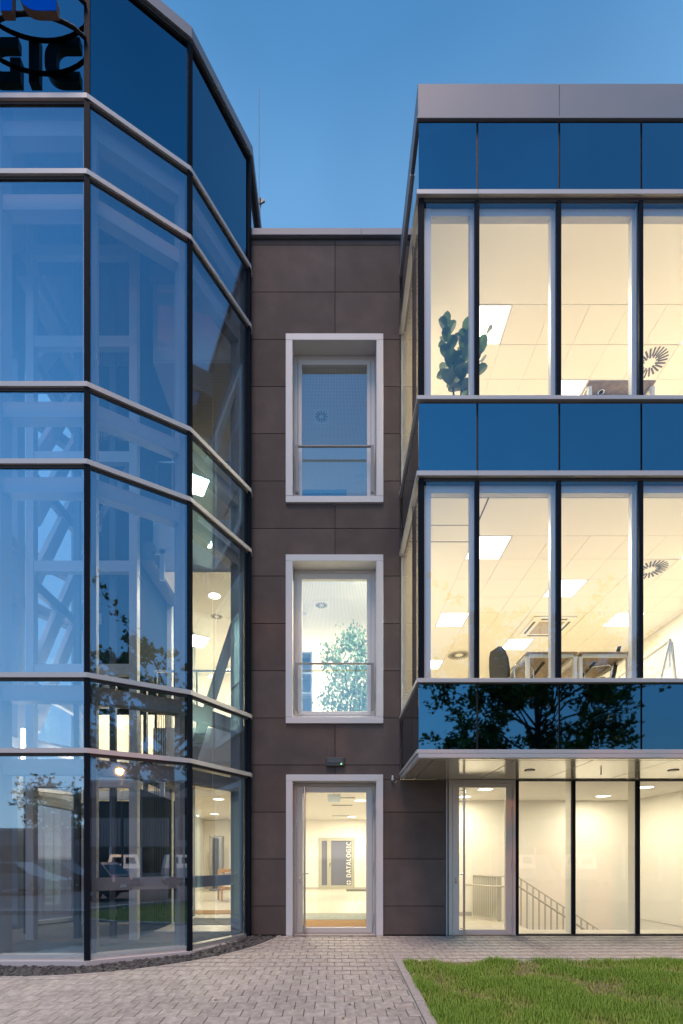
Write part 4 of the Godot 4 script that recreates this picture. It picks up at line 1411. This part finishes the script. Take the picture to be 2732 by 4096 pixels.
func ficus() -> void:
	var t := thing("weeping_fig", "large weeping fig with small leaves behind the middle entrance window", "plant", Vector3(0.24, 3.60, -10.3))
	var pot := tool()
	add_tube(pot, [Vector3.ZERO, Vector3(0, 0.4, 0)], [0.2, 0.26], 20)
	put(t, "pot", pot.commit(), M.white_paint)
	var r := RandomNumberGenerator.new()
	r.seed = 12
	tube(t, "stem", M.bark, [Vector3(0, 0.3, 0), Vector3(0.03, 1.0, 0.02), Vector3(0.0, 1.9, 0.0)], 0.03, 8)
	tube(t, "stem", M.bark, [Vector3(0.05, 0.3, 0), Vector3(0.12, 1.0, -0.05), Vector3(0.25, 1.8, 0.0)], 0.02, 8)
	var mm := MultiMesh.new()
	mm.transform_format = MultiMesh.TRANSFORM_3D
	mm.mesh = leaf_mesh()
	var list := []
	for c in 110:
		var h := r.randf_range(0.35, 2.5)
		var w := 0.62 * sqrt(maxf(0.05, 1.0 - pow((h - 1.45) / 1.2, 2.0))) * r.randf_range(0.5, 1.05)
		var a := r.randf() * TAU
		var tip := Vector3(cos(a) * w + 0.08, h, sin(a) * w * 0.8)
		for k in 40:
			var q := tip + Vector3(r.randfn(0, 0.085), r.randfn(-0.08, 0.12), r.randfn(0, 0.085))
			list.append(q)
	mm.instance_count = list.size()
	for i in list.size():
		var s := r.randf_range(0.052, 0.08)
		var bs := Basis.from_euler(Vector3(PI + r.randf_range(-0.6, 0.6), r.randf() * TAU, r.randf_range(-0.5, 0.5))).scaled(Vector3(s, s, s))
		mm.set_instance_transform(i, Transform3D(bs, list[i]))
	var g := MultiMeshInstance3D.new()
	g.name = "foliage"
	g.multimesh = mm
	g.material_override = M.leaf_ficus
	t.add_child(g)
	stuff(g)

func build_inside() -> void:
	# middle floor office
	desk(Vector3(2.84, 3.60, -7.13), 0.76, 1.5, "left of the two desks seen from below through the middle floor panes")
	desk(Vector3(3.62, 3.60, -7.13), 0.77, 1.5, "right of the two desks seen from below through the middle floor panes")
	chair(Vector3(2.62, 3.60, -7.65), PI / 2 + 0.3, "black office chair with chrome arms left of the middle floor desks")
	chair(Vector3(4.42, 3.60, -7.65), -PI / 2 - 0.4, "black office chair with chrome arms at the right end of the middle floor desks")
	chair(Vector3(2.55, 3.60, -8.6), 0.9, "black office chair of which only the top shows, leftmost behind the second middle floor pane")
	var fl := thing("flip_chart", "white flip chart board on legs at the right edge of the middle floor", "flip chart", Vector3(5.15, 3.60, -7.4))
	box(fl, "board", M.white_paint, Vector3(-0.02, 0.62, -1.3), Vector3(0.01, 0.99, 0.0), 0.004)
	tube(fl, "top_tube", M.cream, [Vector3(-0.02, 0.97, -1.3), Vector3(-0.02, 1.02, 0.02)], 0.028, 10)
	for z in [0.0, -1.3]:
		bar(fl, "leg", M.cream, Vector3(0.02, 1.0, z), Vector3(0.12, 0.0, z), 0.03, 0.03)
		bar(fl, "leg", M.cream, Vector3(-0.02, 1.0, z), Vector3(-0.25, 0.0, z), 0.03, 0.03)
	# top floor office
	desk(Vector3(3.60, 7.31, -6.83), 0.95, 1.4, "desk of the top floor, seen from below in the third pane", true)
	desk(Vector3(2.93, 7.31, -7.05), 0.62, 1.4, "desk of the top floor of which only an edge shows in the second pane")
	chair(Vector3(2.25, 7.31, -7.6), 2.2, "black office chair of the top floor, only its tip showing above the band")
	fiddle_plant()
	ficus()
	var sh := thing("bookshelf", "tall pale grey shelf at the left edge of the middle entrance window", "shelf", Vector3(-0.72, 3.60, -10.6))
	var gm := mat(0.33, 0.38, 0.46, 0.5)
	box(sh, "side_panel", gm, Vector3(0.21, 0, -0.4), Vector3(0.24, 2.25, 0), 0.002)
	box(sh, "side_panel", gm, Vector3(-0.6, 0, -0.4), Vector3(-0.57, 2.25, 0), 0.002)
	box(sh, "back_panel", gm, Vector3(-0.57, 0, -0.4), Vector3(0.21, 2.25, -0.39), 0.0)
	for y in [0.02, 0.45, 0.88, 1.31, 1.74, 2.2]:
		box(sh, "shelf_board", gm, Vector3(-0.57, y, -0.388), Vector3(0.21, y + 0.03, -0.002), 0.002)
	var cb := thing("low_cabinet", "dark low cabinet standing behind the topmost entrance window", "cabinet", Vector3(-0.65, 7.28, -9.6))
	var dk := mat(0.03, 0.035, 0.05, 0.5)
	box(cb, "carcass", dk, Vector3(0, 0.05, -0.45), Vector3(0.9, 1.34, 0), 0.006)
	box(cb, "door", dk, Vector3(0.01, 0.08, 0.0), Vector3(0.23, 1.32, 0.018), 0.004)
	box(cb, "door", dk, Vector3(0.24, 0.08, 0.0), Vector3(0.89, 1.31, 0.018), 0.004)
	box(cb, "plinth", M.black, Vector3(0.02, 0, -0.43), Vector3(0.88, 0.05, -0.02), 0.0)
	var cb2 := thing("filing_cabinet", "lower dark cabinet beside the taller one behind the topmost entrance window", "cabinet", Vector3(0.26, 7.28, -9.6))
	box(cb2, "carcass", dk, Vector3(0, 0.02, -0.45), Vector3(0.22, 1.16, 0), 0.006)
	for k in 3:
		box(cb2, "drawer", dk, Vector3(0.01, 0.05 + 0.37 * k, 0), Vector3(0.21, 0.40 + 0.37 * k, 0.016), 0.004)
	air_outlet(Vector3(-0.25, 6.35, -9.65), "square plate with starlike air slots in the ceiling behind the middle entrance window", 12, 0.125, 0.155)
	air_outlet(Vector3(-0.25, 10.05, -9.58), "square plate with starlike air slots in the ceiling behind the topmost entrance window", 12, 0.125, 0.155)
	air_outlet(Vector3(-2.45, 6.35, -10.1), "starlike air slots in the lit ceiling seen through the tower's right facet", 12, 0.125, 0.155)
	downlight(Vector3(0.60, 10.05, -11.2), "unlit round ceiling lamp low in the topmost entrance window", 0.0, 0.14, false)
	var dt := thing("smoke_detector", "small white smoke detector on the ceiling left of the weeping fig", "smoke detector", Vector3(-0.62, 6.35, -10.0))
	put(dt, "base", disc_mesh(0.055, 0.02, 20), M.white_paint, Vector3(0, -0.02, 0))
	put(dt, "head", disc_mesh(0.035, 0.02, 20), M.white_paint, Vector3(0, -0.04, 0))
	# lobby
	for p in [[Vector3(0.74, 2.94, -13.7), "bright round downlight at the upper right of the entrance door's glass"], [Vector3(0.70, 2.94, -19.0), "round downlight before the back wall, above the inner glass door"], [Vector3(-1.3, 2.94, -17.6), "round downlight half hidden by the pull bar of the entrance door"], [Vector3(-1.0, 2.94, -10.6), "round lobby downlight just left of the entrance door"], [Vector3(-3.2, 2.94, -13.4), "round lobby downlight over the wooden chair seen through the tower"], [Vector3(-4.4, 2.94, -17.8), "round lobby downlight in the rear left corner"]]:
		downlight(p[0], p[1], 9.5, 0.15)
	for p in [[Vector3(0.25, 2.94, -13.1), "first and longest dark slot in the lobby ceiling above the door glass"], [Vector3(0.25, 2.94, -14.9), "middle dark slot in the lobby ceiling above the door glass"], [Vector3(0.25, 2.94, -18.6), "furthest dark slot in the lobby ceiling above the door glass"]]:
		var sl := thing("ceiling_slot", p[1], "air slot", p[0])
		box(sl, "frame", M.groove, Vector3(-0.32, -0.012, -0.05), Vector3(0.32, 0.0, 0.05), 0.0)
		box(sl, "slot", M.backing, Vector3(-0.30, -0.0125, -0.03), Vector3(0.30, -0.0121, 0.03), 0.0)
	var ex := thing("hanging_sign_box", "pale bluish sign box hanging under the lobby ceiling behind the door glass", "sign", Vector3(0.0, 2.78, -12.0))
	box(ex, "box", mat(0.74, 0.84, 0.88, 0.3), Vector3(-0.16, -0.09, -0.03), Vector3(0.16, 0.10, 0.03), 0.006)
	tube(ex, "rod", M.alu, [Vector3(0, 0.1, 0), Vector3(0, 0.16, 0)], 0.008, 8)
	var m1 := thing("coir_mat", "orange-brown coir mat right behind the entrance door", "doormat", Vector3(0.05, 0.0, -9.55))
	box(m1, "mat", textured(mat(0.50, 0.27, 0.09, 0.95), noise_tex(0.3, Color(0.75, 0.75, 0.75), Color.WHITE, 2, 128, 17), 4.0), Vector3(-0.72, 0.001, -0.45), Vector3(0.72, 0.015, 0.45), 0.004)
	box(m1, "rim", M.alu, Vector3(-0.74, 0.0005, -0.47), Vector3(0.74, 0.006, 0.47), 0.0)
	var m2 := thing("lettered_mat", "pale grey entrance mat with faint blue lettering, behind the coir mat", "doormat", Vector3(0.2, 0.0, -10.75))
	box(m2, "mat", textured(mat(0.42, 0.42, 0.36, 0.95), noise_tex(0.3, Color(0.8, 0.8, 0.8), Color.WHITE, 2, 128, 18), 4.0), Vector3(-1.1, 0.001, -0.62), Vector3(1.1, 0.010, 0.62), 0.004)
	var tm := TextMesh.new()
	tm.text = "DATALOGIC"
	var sf := SystemFont.new()
	sf.font_names = PackedStringArray(["Droid Sans"])
	sf.font_weight = 700
	tm.font = sf
	tm.font_size = 64
	tm.pixel_size = 0.0060
	tm.depth = 0.002
	put(m2, "lettering", tm, mat(0.28, 0.42, 0.48, 0.9), Vector3(0.05, 0.0112, 0.10), Basis(Vector3.RIGHT, -PI / 2))
	var m3 := thing("dark_mat", "dark grey mat on the lobby floor right of the inner glass door", "doormat", Vector3(0.95, 0.0, -19.6))
	box(m3, "mat", mat(0.12, 0.12, 0.11, 0.95), Vector3(-0.45, 0.001, -0.6), Vector3(0.8, 0.012, 0.6), 0.003)
	var m4 := thing("tower_mat", "orange-brown mat on the lobby floor before the wooden chair", "doormat", Vector3(-2.75, 0.0, -11.6))
	box(m4, "mat", textured(mat(0.50, 0.30, 0.12, 0.95), noise_tex(0.3, Color(0.75, 0.75, 0.75), Color.WHITE, 2, 128, 19), 4.0), Vector3(-0.8, 0.001, -0.4), Vector3(0.8, 0.012, 0.4), 0.003)
	var m5 := thing("grey_tower_mat", "dark grey mat nearest the glass, seen through the tower's right facet", "doormat", Vector3(-2.3, 0.0, -9.9))
	box(m5, "mat", mat(0.14, 0.14, 0.13, 0.95), Vector3(-0.7, 0.001, -0.5), Vector3(0.5, 0.012, 0.5), 0.003)
	# wooden armchair
	var ch := thing("wooden_armchair", "light wooden armchair with pale cushion in the lobby, seen through the tower", "chair", Vector3(-3.28, 0.0, -15.0))
	ch.rotation.y = 0.5
	for sx in [-1, 1]:
		bar(ch, "front_leg", M.wood, Vector3(sx * 0.27, 0, 0.25), Vector3(sx * 0.27, 0.64, 0.25), 0.045, 0.045)
		bar(ch, "rear_leg", M.wood, Vector3(sx * 0.24, 0, -0.27), Vector3(sx * 0.23, 0.96, -0.25), 0.045, 0.045)
		bar(ch, "armrest", M.wood, Vector3(sx * 0.28, 0.655, 0.29), Vector3(sx * 0.25, 0.665, -0.25), 0.06, 0.028)
		bar(ch, "side_rail", M.wood, Vector3(sx * 0.26, 0.38, 0.25), Vector3(sx * 0.24, 0.38, -0.26), 0.03, 0.07)
	box(ch, "seat_rail", M.wood, Vector3(-0.25, 0.345, 0.235), Vector3(0.25, 0.415, 0.265))
	box(ch, "top_rail", M.wood, Vector3(-0.25, 0.88, -0.275), Vector3(0.25, 0.97, -0.235), 0.01)
	box(ch, "lower_rail", M.wood, Vector3(-0.22, 0.50, -0.27), Vector3(0.22, 0.545, -0.24))
	for k in 6:
		box(ch, "back_slat", M.wood, Vector3(-0.205 + 0.073 * k, 0.545, -0.268), Vector3(-0.16 + 0.073 * k, 0.885, -0.25))
	box(ch, "cushion", M.cream, Vector3(-0.25, 0.415, -0.235), Vector3(0.25, 0.475, 0.26), 0.02)
	var tb := thing("magazine_stand", "slim stand with papers before the wooden armchair", "stand", Vector3(-3.05, 0.0, -14.3))
	tube(tb, "pole", M.chrome, [Vector3(0, 0, 0), Vector3(0, 0.84, 0)], 0.015, 10)
	box(tb, "tray", M.steel_dark, Vector3(-0.25, 0.84, -0.15), Vector3(0.25, 0.855, 0.15))
	box(tb, "papers", M.white_paint, Vector3(-0.16, 0.856, -0.1), Vector3(0.12, 0.868, 0.1))
	put(tb, "foot", disc_mesh(0.15, 0.012, 20), M.chrome)
	var cl := thing("display_column", "tall grey display column at the back of the lobby, seen through the tower", "display", Vector3(-4.7, 0, -19.4))
	box(cl, "body", M.plain_grey, Vector3(-0.25, 0.02, -0.2), Vector3(0.25, 2.2, 0.2), 0.01)
	box(cl, "front", M.steel_dark, Vector3(-0.12, 0.1, 0.2), Vector3(0.12, 2.1, 0.212), 0.003)
	# corridor lamps
	for p in [[Vector3(-0.9, 6.35, -12.2), "round corridor downlight of the middle floor near the weeping fig", 32.0], [Vector3(-2.3, 6.35, -9.3), "round landing downlight of the middle floor beside the lift", 6.0], [Vector3(-4.6, 6.35, -11.8), "round corridor downlight of the middle floor behind the lift", 9.0], [Vector3(0.80, 6.35, -8.85), "round downlight of the middle floor above the entrance window", 20.0], [Vector3(-1.4, 10.05, -12.6), "faint round corridor downlight of the top floor", 1.6]]:
		downlight(p[0], p[1], p[2], 0.11)

# ---------------------------------------------------------------- behind the camera: what the glass mirrors
func tree(pos: Vector3, centre: Vector3, rad: Vector3, leaves: int, size: float, seed_value: int, lbl: String) -> void:
	var t := thing("street_tree", lbl, "tree", pos)
	var r := RandomNumberGenerator.new()
	r.seed = seed_value
	var st := tool()
	add_tube(st, [Vector3.ZERO, Vector3(0.03, 1.2, 0), Vector3(0.0, centre.y * 0.75, 0.05), Vector3(0.1, centre.y + rad.y * 0.5, 0)], [0.17, 0.145, 0.10, 0.03], 12)
	put(t, "trunk", st.commit(), M.bark)
	var br := tool()
	var tips := []
	for k in 26:
		var h := lerpf(centre.y - rad.y * 0.85, centre.y + rad.y * 0.35, r.randf())
		var a := k * 2.4 + r.randf()
		var f := clampf((h - centre.y) / rad.y + 0.35, -1, 1)
		var w := sqrt(maxf(0.12, 1.0 - f * f))
		var s := Vector3(0, h * 0.92 - 0.2, 0)
		var e := Vector3(cos(a) * rad.x * w, h + r.randf_range(0.2, 1.2), sin(a) * rad.z * w) * Vector3(r.randf_range(0.75, 1), 1, r.randf_range(0.75, 1))
		var m := s.lerp(e, 0.5) + Vector3(r.randf_range(-0.2, 0.2), r.randf_range(0.1, 0.4), r.randf_range(-0.2, 0.2))
		add_tube(br, [s, m, e], [0.05, 0.03, 0.008], 6, false)
		for j in 9:
			var q := m.lerp(e, r.randf())
			var d := Vector3(r.randfn(0, 0.6), r.randfn(0.05, 0.5), r.randfn(0, 0.6))
			add_tube(br, [q, q + d * 0.5 + Vector3(0, 0.05, 0), q + d], [0.012, 0.008, 0.003], 4, false)
			tips.append([q, d])
	put(t, "limbs", br.commit(), M.bark)
	var lf := tool()
	var shape := [Vector3(0, 0, 0), Vector3(0.28, 0.12, 0.03), Vector3(0.5, 0.42, 0.02), Vector3(0.24, 0.55, 0.0), Vector3(0.0, 1.0, -0.08), Vector3(-0.24, 0.55, 0.0), Vector3(-0.5, 0.42, 0.02), Vector3(-0.28, 0.12, 0.03)]
	face(lf, shape, Vector3(0, 0, 1))
	var mm := MultiMesh.new()
	mm.transform_format = MultiMesh.TRANSFORM_3D
	mm.use_colors = true
	mm.mesh = lf.commit()
	mm.instance_count = leaves
	for i in leaves:
		var tp: Array = tips[r.randi() % tips.size()]
		var q: Vector3 = tp[0]
		var d: Vector3 = tp[1]
		var p := q + d * r.randf_range(0.2, 1.1) + Vector3(r.randfn(0, 0.11), r.randfn(0, 0.11), r.randfn(0, 0.11))
		var s := size * r.randf_range(0.7, 1.2)
		mm.set_instance_transform(i, Transform3D(Basis.from_euler(Vector3(r.randf_range(-1.2, 1.6), r.randf() * TAU, r.randf_range(-0.8, 0.8))).scaled(Vector3(s, s, s)), p))
		var k := r.randf_range(0.7, 1.3)
		mm.set_instance_color(i, Color(0.11 * k, 0.15 * k, 0.035 * k))
	var g := MultiMeshInstance3D.new()
	g.name = "crown"
	g.multimesh = mm
	g.material_override = M.tree_leaf
	t.add_child(g)
	stuff(g)

func wheel(parent: Node, p: Vector3) -> void:
	var w := part(parent, "wheel", p)
	var st := tool()
	add_tube(st, [Vector3(-0.10, 0, 0), Vector3(-0.08, 0, 0), Vector3(0.08, 0, 0), Vector3(0.10, 0, 0)], [0.27, 0.31, 0.31, 0.27], 24)
	put(w, "tyre", st.commit(), M.tyre)
	var rm := tool()
	add_tube(rm, [Vector3(-0.104, 0, 0), Vector3(0.104, 0, 0)], [0.07], 16)
	for k in 5:
		var a := TAU * k / 5
		add_bar(rm, Vector3(0, cos(a), sin(a)) * 0.06, Vector3(0, cos(a), sin(a)) * 0.22, 0.21, 0.045, Vector3.RIGHT)
	put(w, "rim", rm.commit(), M.alu)

# side outlines run along z (nose at +z) and y; widths taper inwards at roof height
func car(lbl: String, pos: Vector3, yaw: float, paint: Material, outline: Array, roof: Array, win: Array, wd: float, length: float, category: String) -> Node3D:
	var t := thing("parked_car" if category == "car" else "parked_van", lbl, category, pos)
	t.rotation.y = yaw
	var st := tool()
	var lo := []
	for p in outline:
		lo.append(p)
	for sx in [-1.0, 1.0]:
		var pp := PackedVector2Array(lo)
		var idx := Geometry2D.triangulate_polygon(pp)
		for i in range(0, idx.size(), 3):
			tri(st, Vector3(sx * wd, pp[idx[i]].y, pp[idx[i]].x), Vector3(sx * wd, pp[idx[i + 1]].y, pp[idx[i + 1]].x), Vector3(sx * wd, pp[idx[i + 2]].y, pp[idx[i + 2]].x), Vector3(sx, 0, 0))
	for i in lo.size():
		var a: Vector2 = lo[i]
		var b: Vector2 = lo[(i + 1) % lo.size()]
		var dd := (b - a).normalized()
		face(st, [Vector3(-wd, a.y, a.x), Vector3(wd, a.y, a.x), Vector3(wd, b.y, b.x), Vector3(-wd, b.y, b.x)], Vector3(0, dd.x, -dd.y))
	# cabin, narrower at the roof
	var wr := wd * 0.82
	for i in roof.size() - 1:
		var a: Vector2 = roof[i]
		var b: Vector2 = roof[i + 1]
		var wa := wd if i == 0 else wr
		var wb := wd if i == roof.size() - 2 else wr
		face(st, [Vector3(-wa, a.y, a.x), Vector3(wa, a.y, a.x), Vector3(wb, b.y, b.x), Vector3(-wb, b.y, b.x)], Vector3(0, 1, 0))
	for sx in [-1.0, 1.0]:
		face(st, [Vector3(sx * wd, roof[0].y, roof[0].x), Vector3(sx * wr, roof[1].y, roof[1].x), Vector3(sx * wr, roof[2].y, roof[2].x), Vector3(sx * wd, roof[3].y, roof[3].x)], Vector3(sx, 0.2, 0))
	put(t, "body", st.commit(), paint)
	for w in win:
		var q: Array = w
		var sh := tool()
		face(sh, q, (q[1] - q[0]).cross(q[2] - q[0]).normalized())
		put(t, "car_window", sh.commit(), M.car_glass)
	for sx in [-1, 1]:
		for z in [length * 0.30, -length * 0.31]:
			wheel(t, Vector3(sx * (wd - 0.1), 0.31, z))
		box(t, "tail_light", glow(1.0, 0.06, 0.03, 0.6), Vector3(sx * (wd - 0.16), 0.75, -length / 2 - 0.012), Vector3(sx * (wd - 0.02), 1.0, -length / 2 + 0.03))
		box(t, "headlight", M.white_paint, Vector3(sx * (wd - 0.3), 0.6, length / 2 - 0.03), Vector3(sx * (wd - 0.04), 0.74, length / 2 + 0.012))
	box(t, "number_plate", M.white_paint, Vector3(-0.26, 0.5, -length / 2 - 0.015), Vector3(0.26, 0.61, -length / 2 + 0.01))
	box(t, "bumper", M.black, Vector3(-wd + 0.02, 0.3, -length / 2 - 0.03), Vector3(wd - 0.02, 0.46, -length / 2 + 0.04), 0.02)
	return t

func van(lbl: String, pos: Vector3, yaw: float) -> void:
	var o := [Vector2(-2.2, 0.3), Vector2(2.15, 0.3), Vector2(2.2, 0.75), Vector2(1.3, 1.05), Vector2(-2.2, 1.05)]
	var r := [Vector2(1.3, 1.05), Vector2(0.65, 1.85), Vector2(-2.1, 1.85), Vector2(-2.2, 1.05)]
	var wn := []
	for sx in [-1.0, 1.0]:
		wn.append([Vector3(sx * 0.10, 1.70, -2.13), Vector3(sx * 0.58, 1.69, -2.135), Vector3(sx * 0.64, 1.33, -2.18), Vector3(sx * 0.10, 1.33, -2.18)])
		wn.append([Vector3(sx * 0.86, 1.12, 1.05), Vector3(sx * 0.75, 1.70, 0.6), Vector3(sx * 0.75, 1.70, -0.1), Vector3(sx * 0.86, 1.12, -0.1)])
	car(lbl, pos, yaw, M.car_white, o, r, wn, 0.88, 4.4, "van")

func hatchback(lbl: String, pos: Vector3, yaw: float, paint: Material) -> void:
	var o := [Vector2(-2.05, 0.28), Vector2(2.05, 0.28), Vector2(2.1, 0.62), Vector2(1.1, 0.92), Vector2(-2.05, 0.92)]
	var r := [Vector2(1.1, 0.92), Vector2(0.35, 1.45), Vector2(-1.55, 1.47), Vector2(-2.05, 0.92)]
	var wn := [[Vector3(-0.68, 1.38, -1.66), Vector3(0.68, 1.38, -1.66), Vector3(0.78, 1.02, -1.98), Vector3(-0.78, 1.02, -1.98)]]
	for sx in [-1.0, 1.0]:
		wn.append([Vector3(sx * 0.86, 0.97, 0.95), Vector3(sx * 0.745, 1.40, 0.33), Vector3(sx * 0.745, 1.40, -1.35), Vector3(sx * 0.86, 0.97, -1.6)])
	car(lbl, pos, yaw, paint, o, r, wn, 0.86, 4.2, "car")

func build_street() -> void:
	tree(Vector3(6.9, -0.32, 3.6), Vector3(0, 7.7, 0), Vector3(3.7, 3.5, 3.2), 12500, 0.17, 31, "broad-leaved street tree mirrored in the lowest blue band of the office block")
	tree(Vector3(-17.0, -0.32, 18.0), Vector3(0, 4.6, 0), Vector3(2.4, 2.4, 2.4), 5000, 0.2, 33, "smaller street tree mirrored in the tower's front facet")
	van("white delivery van parked rear to the tower, left of its neighbour", Vector3(12.3, -0.32, 13.9), 0.657)
	van("white delivery van parked nearer the lamp-lit building", Vector3(14.9, -0.32, 12.2), 0.657)
	hatchback("black hatchback parked by the kerb before the vans", Vector3(4.17, -0.32, 6.26), -0.52, M.car_black)
	hatchback("mid-grey hatchback in front at the far left of the street", Vector3(-14.5, -0.32, 9.6), 1.5, M.plain_grey)
	hatchback("dark hatchback behind the mid-grey one at the far left", Vector3(-14.0, -0.32, 12.2), 1.5, M.steel_dark)
	# hall across the street
	var h := thing("corrugated_hall", "long hall with ribbed grey-brown cladding across the street", "building", Vector3(21.0, -0.32, 23.5))
	h.rotation.y = atan2(-0.866, -0.5)
	box(h, "wall", M.plain_grey, Vector3(-16, 0, -10), Vector3(16, 8.2, -0.2), 0.0)
	var rb := tool()
	for k in 128:
		add_box(rb, Vector3(-15.87 + 0.25 * k, 3.9, -0.1), Vector3(0.16, 2.4, 0.12))
		add_box(rb, Vector3(-15.87 + 0.25 * k, 7.6, -0.1), Vector3(0.16, 1.1, 0.12))
	stuff(put(h, "cladding", rb.commit(), M.cladding))
	for k in 12:
		box(h, "window", M.car_glass, Vector3(-15.8 + 2.65 * k, 5.2, -0.2), Vector3(-13.35 + 2.65 * k, 6.9, -0.15), 0.0)
		box(h, "shop_window", M.car_glass, Vector3(-15.8 + 2.65 * k, 0.4, -0.2), Vector3(-13.35 + 2.65 * k, 2.6, -0.15), 0.0)
		box(h, "pillar", M.white_paint, Vector3(-13.33 + 2.65 * k, 0, -0.2), Vector3(-13.17 + 2.65 * k, 2.65, -0.05), 0.0)
	box(h, "roof_edge", M.alu_grey, Vector3(-16.1, 8.2, -10.1), Vector3(16.1, 8.45, 0.05))
	var h2 := thing("low_warehouse", "long low dark warehouse on the far left of the street", "building", Vector3(-36, -0.32, 46))
	box(h2, "wall", M.plain_grey, Vector3(-30, 0, 0), Vector3(20, 5.0, 8), 0.0)
	box(h2, "roof_edge", M.alu_grey, Vector3(-30.1, 5.0, -0.1), Vector3(20.1, 5.3, 8.1), 0.0)
	for k in 10:
		box(h2, "gate", M.steel_dark, Vector3(-29 + 4.8 * k, 0, -0.06), Vector3(-25.4 + 4.8 * k, 3.2, 0.0), 0.0)
	# lit lamp and a sign
	var l := thing("street_lamp", "lit orange street lamp on a slim pole, mirrored in the tower", "street lamp", Vector3(10.6, -0.32, 11.8))
	tube(l, "pole", M.steel_dark, [Vector3.ZERO, Vector3(0, 6.6, 0)], 0.06, 12)
	box(l, "head", M.steel_dark, Vector3(-0.35, 6.62, -0.12), Vector3(0.10, 6.70, 0.12), 0.02)
	box(l, "lamp_glass", glow(1.0, 0.48, 0.14, 6.0), Vector3(-0.32, 6.59, -0.10), Vector3(-0.02, 6.618, 0.10), 0.004)
	var o := OmniLight3D.new()
	o.name = "lamp_light"
	o.position = Vector3(-0.17, 6.5, 0)
	o.light_color = Color(1.0, 0.55, 0.24)
	o.light_energy = 95.0
	o.light_size = 0.15
	o.omni_range = 60.0
	o.omni_attenuation = 2.0
	o.shadow_enabled = true
	l.add_child(o)
	var s := thing("street_sign", "rectangular street sign seen from behind on a thin post", "sign", Vector3(6.6, -0.32, 2.6))
	s.rotation.y = 0.6
	tube(s, "post", M.alu_grey, [Vector3.ZERO, Vector3(0, 3.35, 0)], 0.03, 10)
	box(s, "board", M.steel_dark, Vector3(-0.22, 2.35, 0.032), Vector3(0.22, 3.35, 0.05), 0.01)
	var l2 := thing("tall_mast_lamp", "tall unlit mast lamp at the far left of the street", "street lamp", Vector3(-27, -0.32, 30))
	tube(l2, "pole", M.steel_dark, [Vector3.ZERO, Vector3(0, 8.0, 0), Vector3(0.6, 8.3, 0)], 0.07, 10)
	box(l2, "head", M.steel_dark, Vector3(0.5, 8.22, -0.12), Vector3(1.1, 8.34, 0.12), 0.02)

# ---------------------------------------------------------------- scene
func _ready() -> void:
	rng.seed = 7
	var cam := Camera3D.new()
	cam.name = "camera"
	cam.position = Vector3(0, EYE, 0)
	cam.projection = Camera3D.PROJECTION_FRUSTUM
	cam.keep_aspect = Camera3D.KEEP_HEIGHT
	cam.near = 0.1
	cam.far = 900.0
	cam.size = 0.1 * 4096.0 / 1934.0
	cam.frustum_offset = Vector2(0.1 * 30.0 / 1934.0, 0.1 * 1387.0 / 1934.0)
	add_child(cam)
	cam.current = true
	var env := Environment.new()
	env.background_mode = Environment.BG_SKY
	env.sky = make_sky()
	env.background_energy_multiplier = 1.0
	env.tonemap_mode = Environment.TONE_MAPPER_LINEAR
	env.tonemap_exposure = 1.0
	env.sdfgi_enabled = true
	env.ssao_enabled = true
	env.ssil_enabled = true
	var we := WorldEnvironment.new()
	we.name = "surroundings"
	we.environment = env
	add_child(we)
	# last glow of the evening, broad and soft, from behind the camera
	var sun := DirectionalLight3D.new()
	sun.name = "evening_glow"
	sun.light_color = Color(1.0, 0.87, 0.81)
	sun.light_energy = 0.95
	sun.light_angular_distance = 22.0
	sun.shadow_enabled = true
	sun.rotation = Vector3(deg_to_rad(-70.0), deg_to_rad(-15.0), 0)
	add_child(sun)
	materials()
	build_ground()
	build_tower()
	build_brown()
	build_block()
	build_letters()
	build_fittings()
	build_inside()
	build_street()
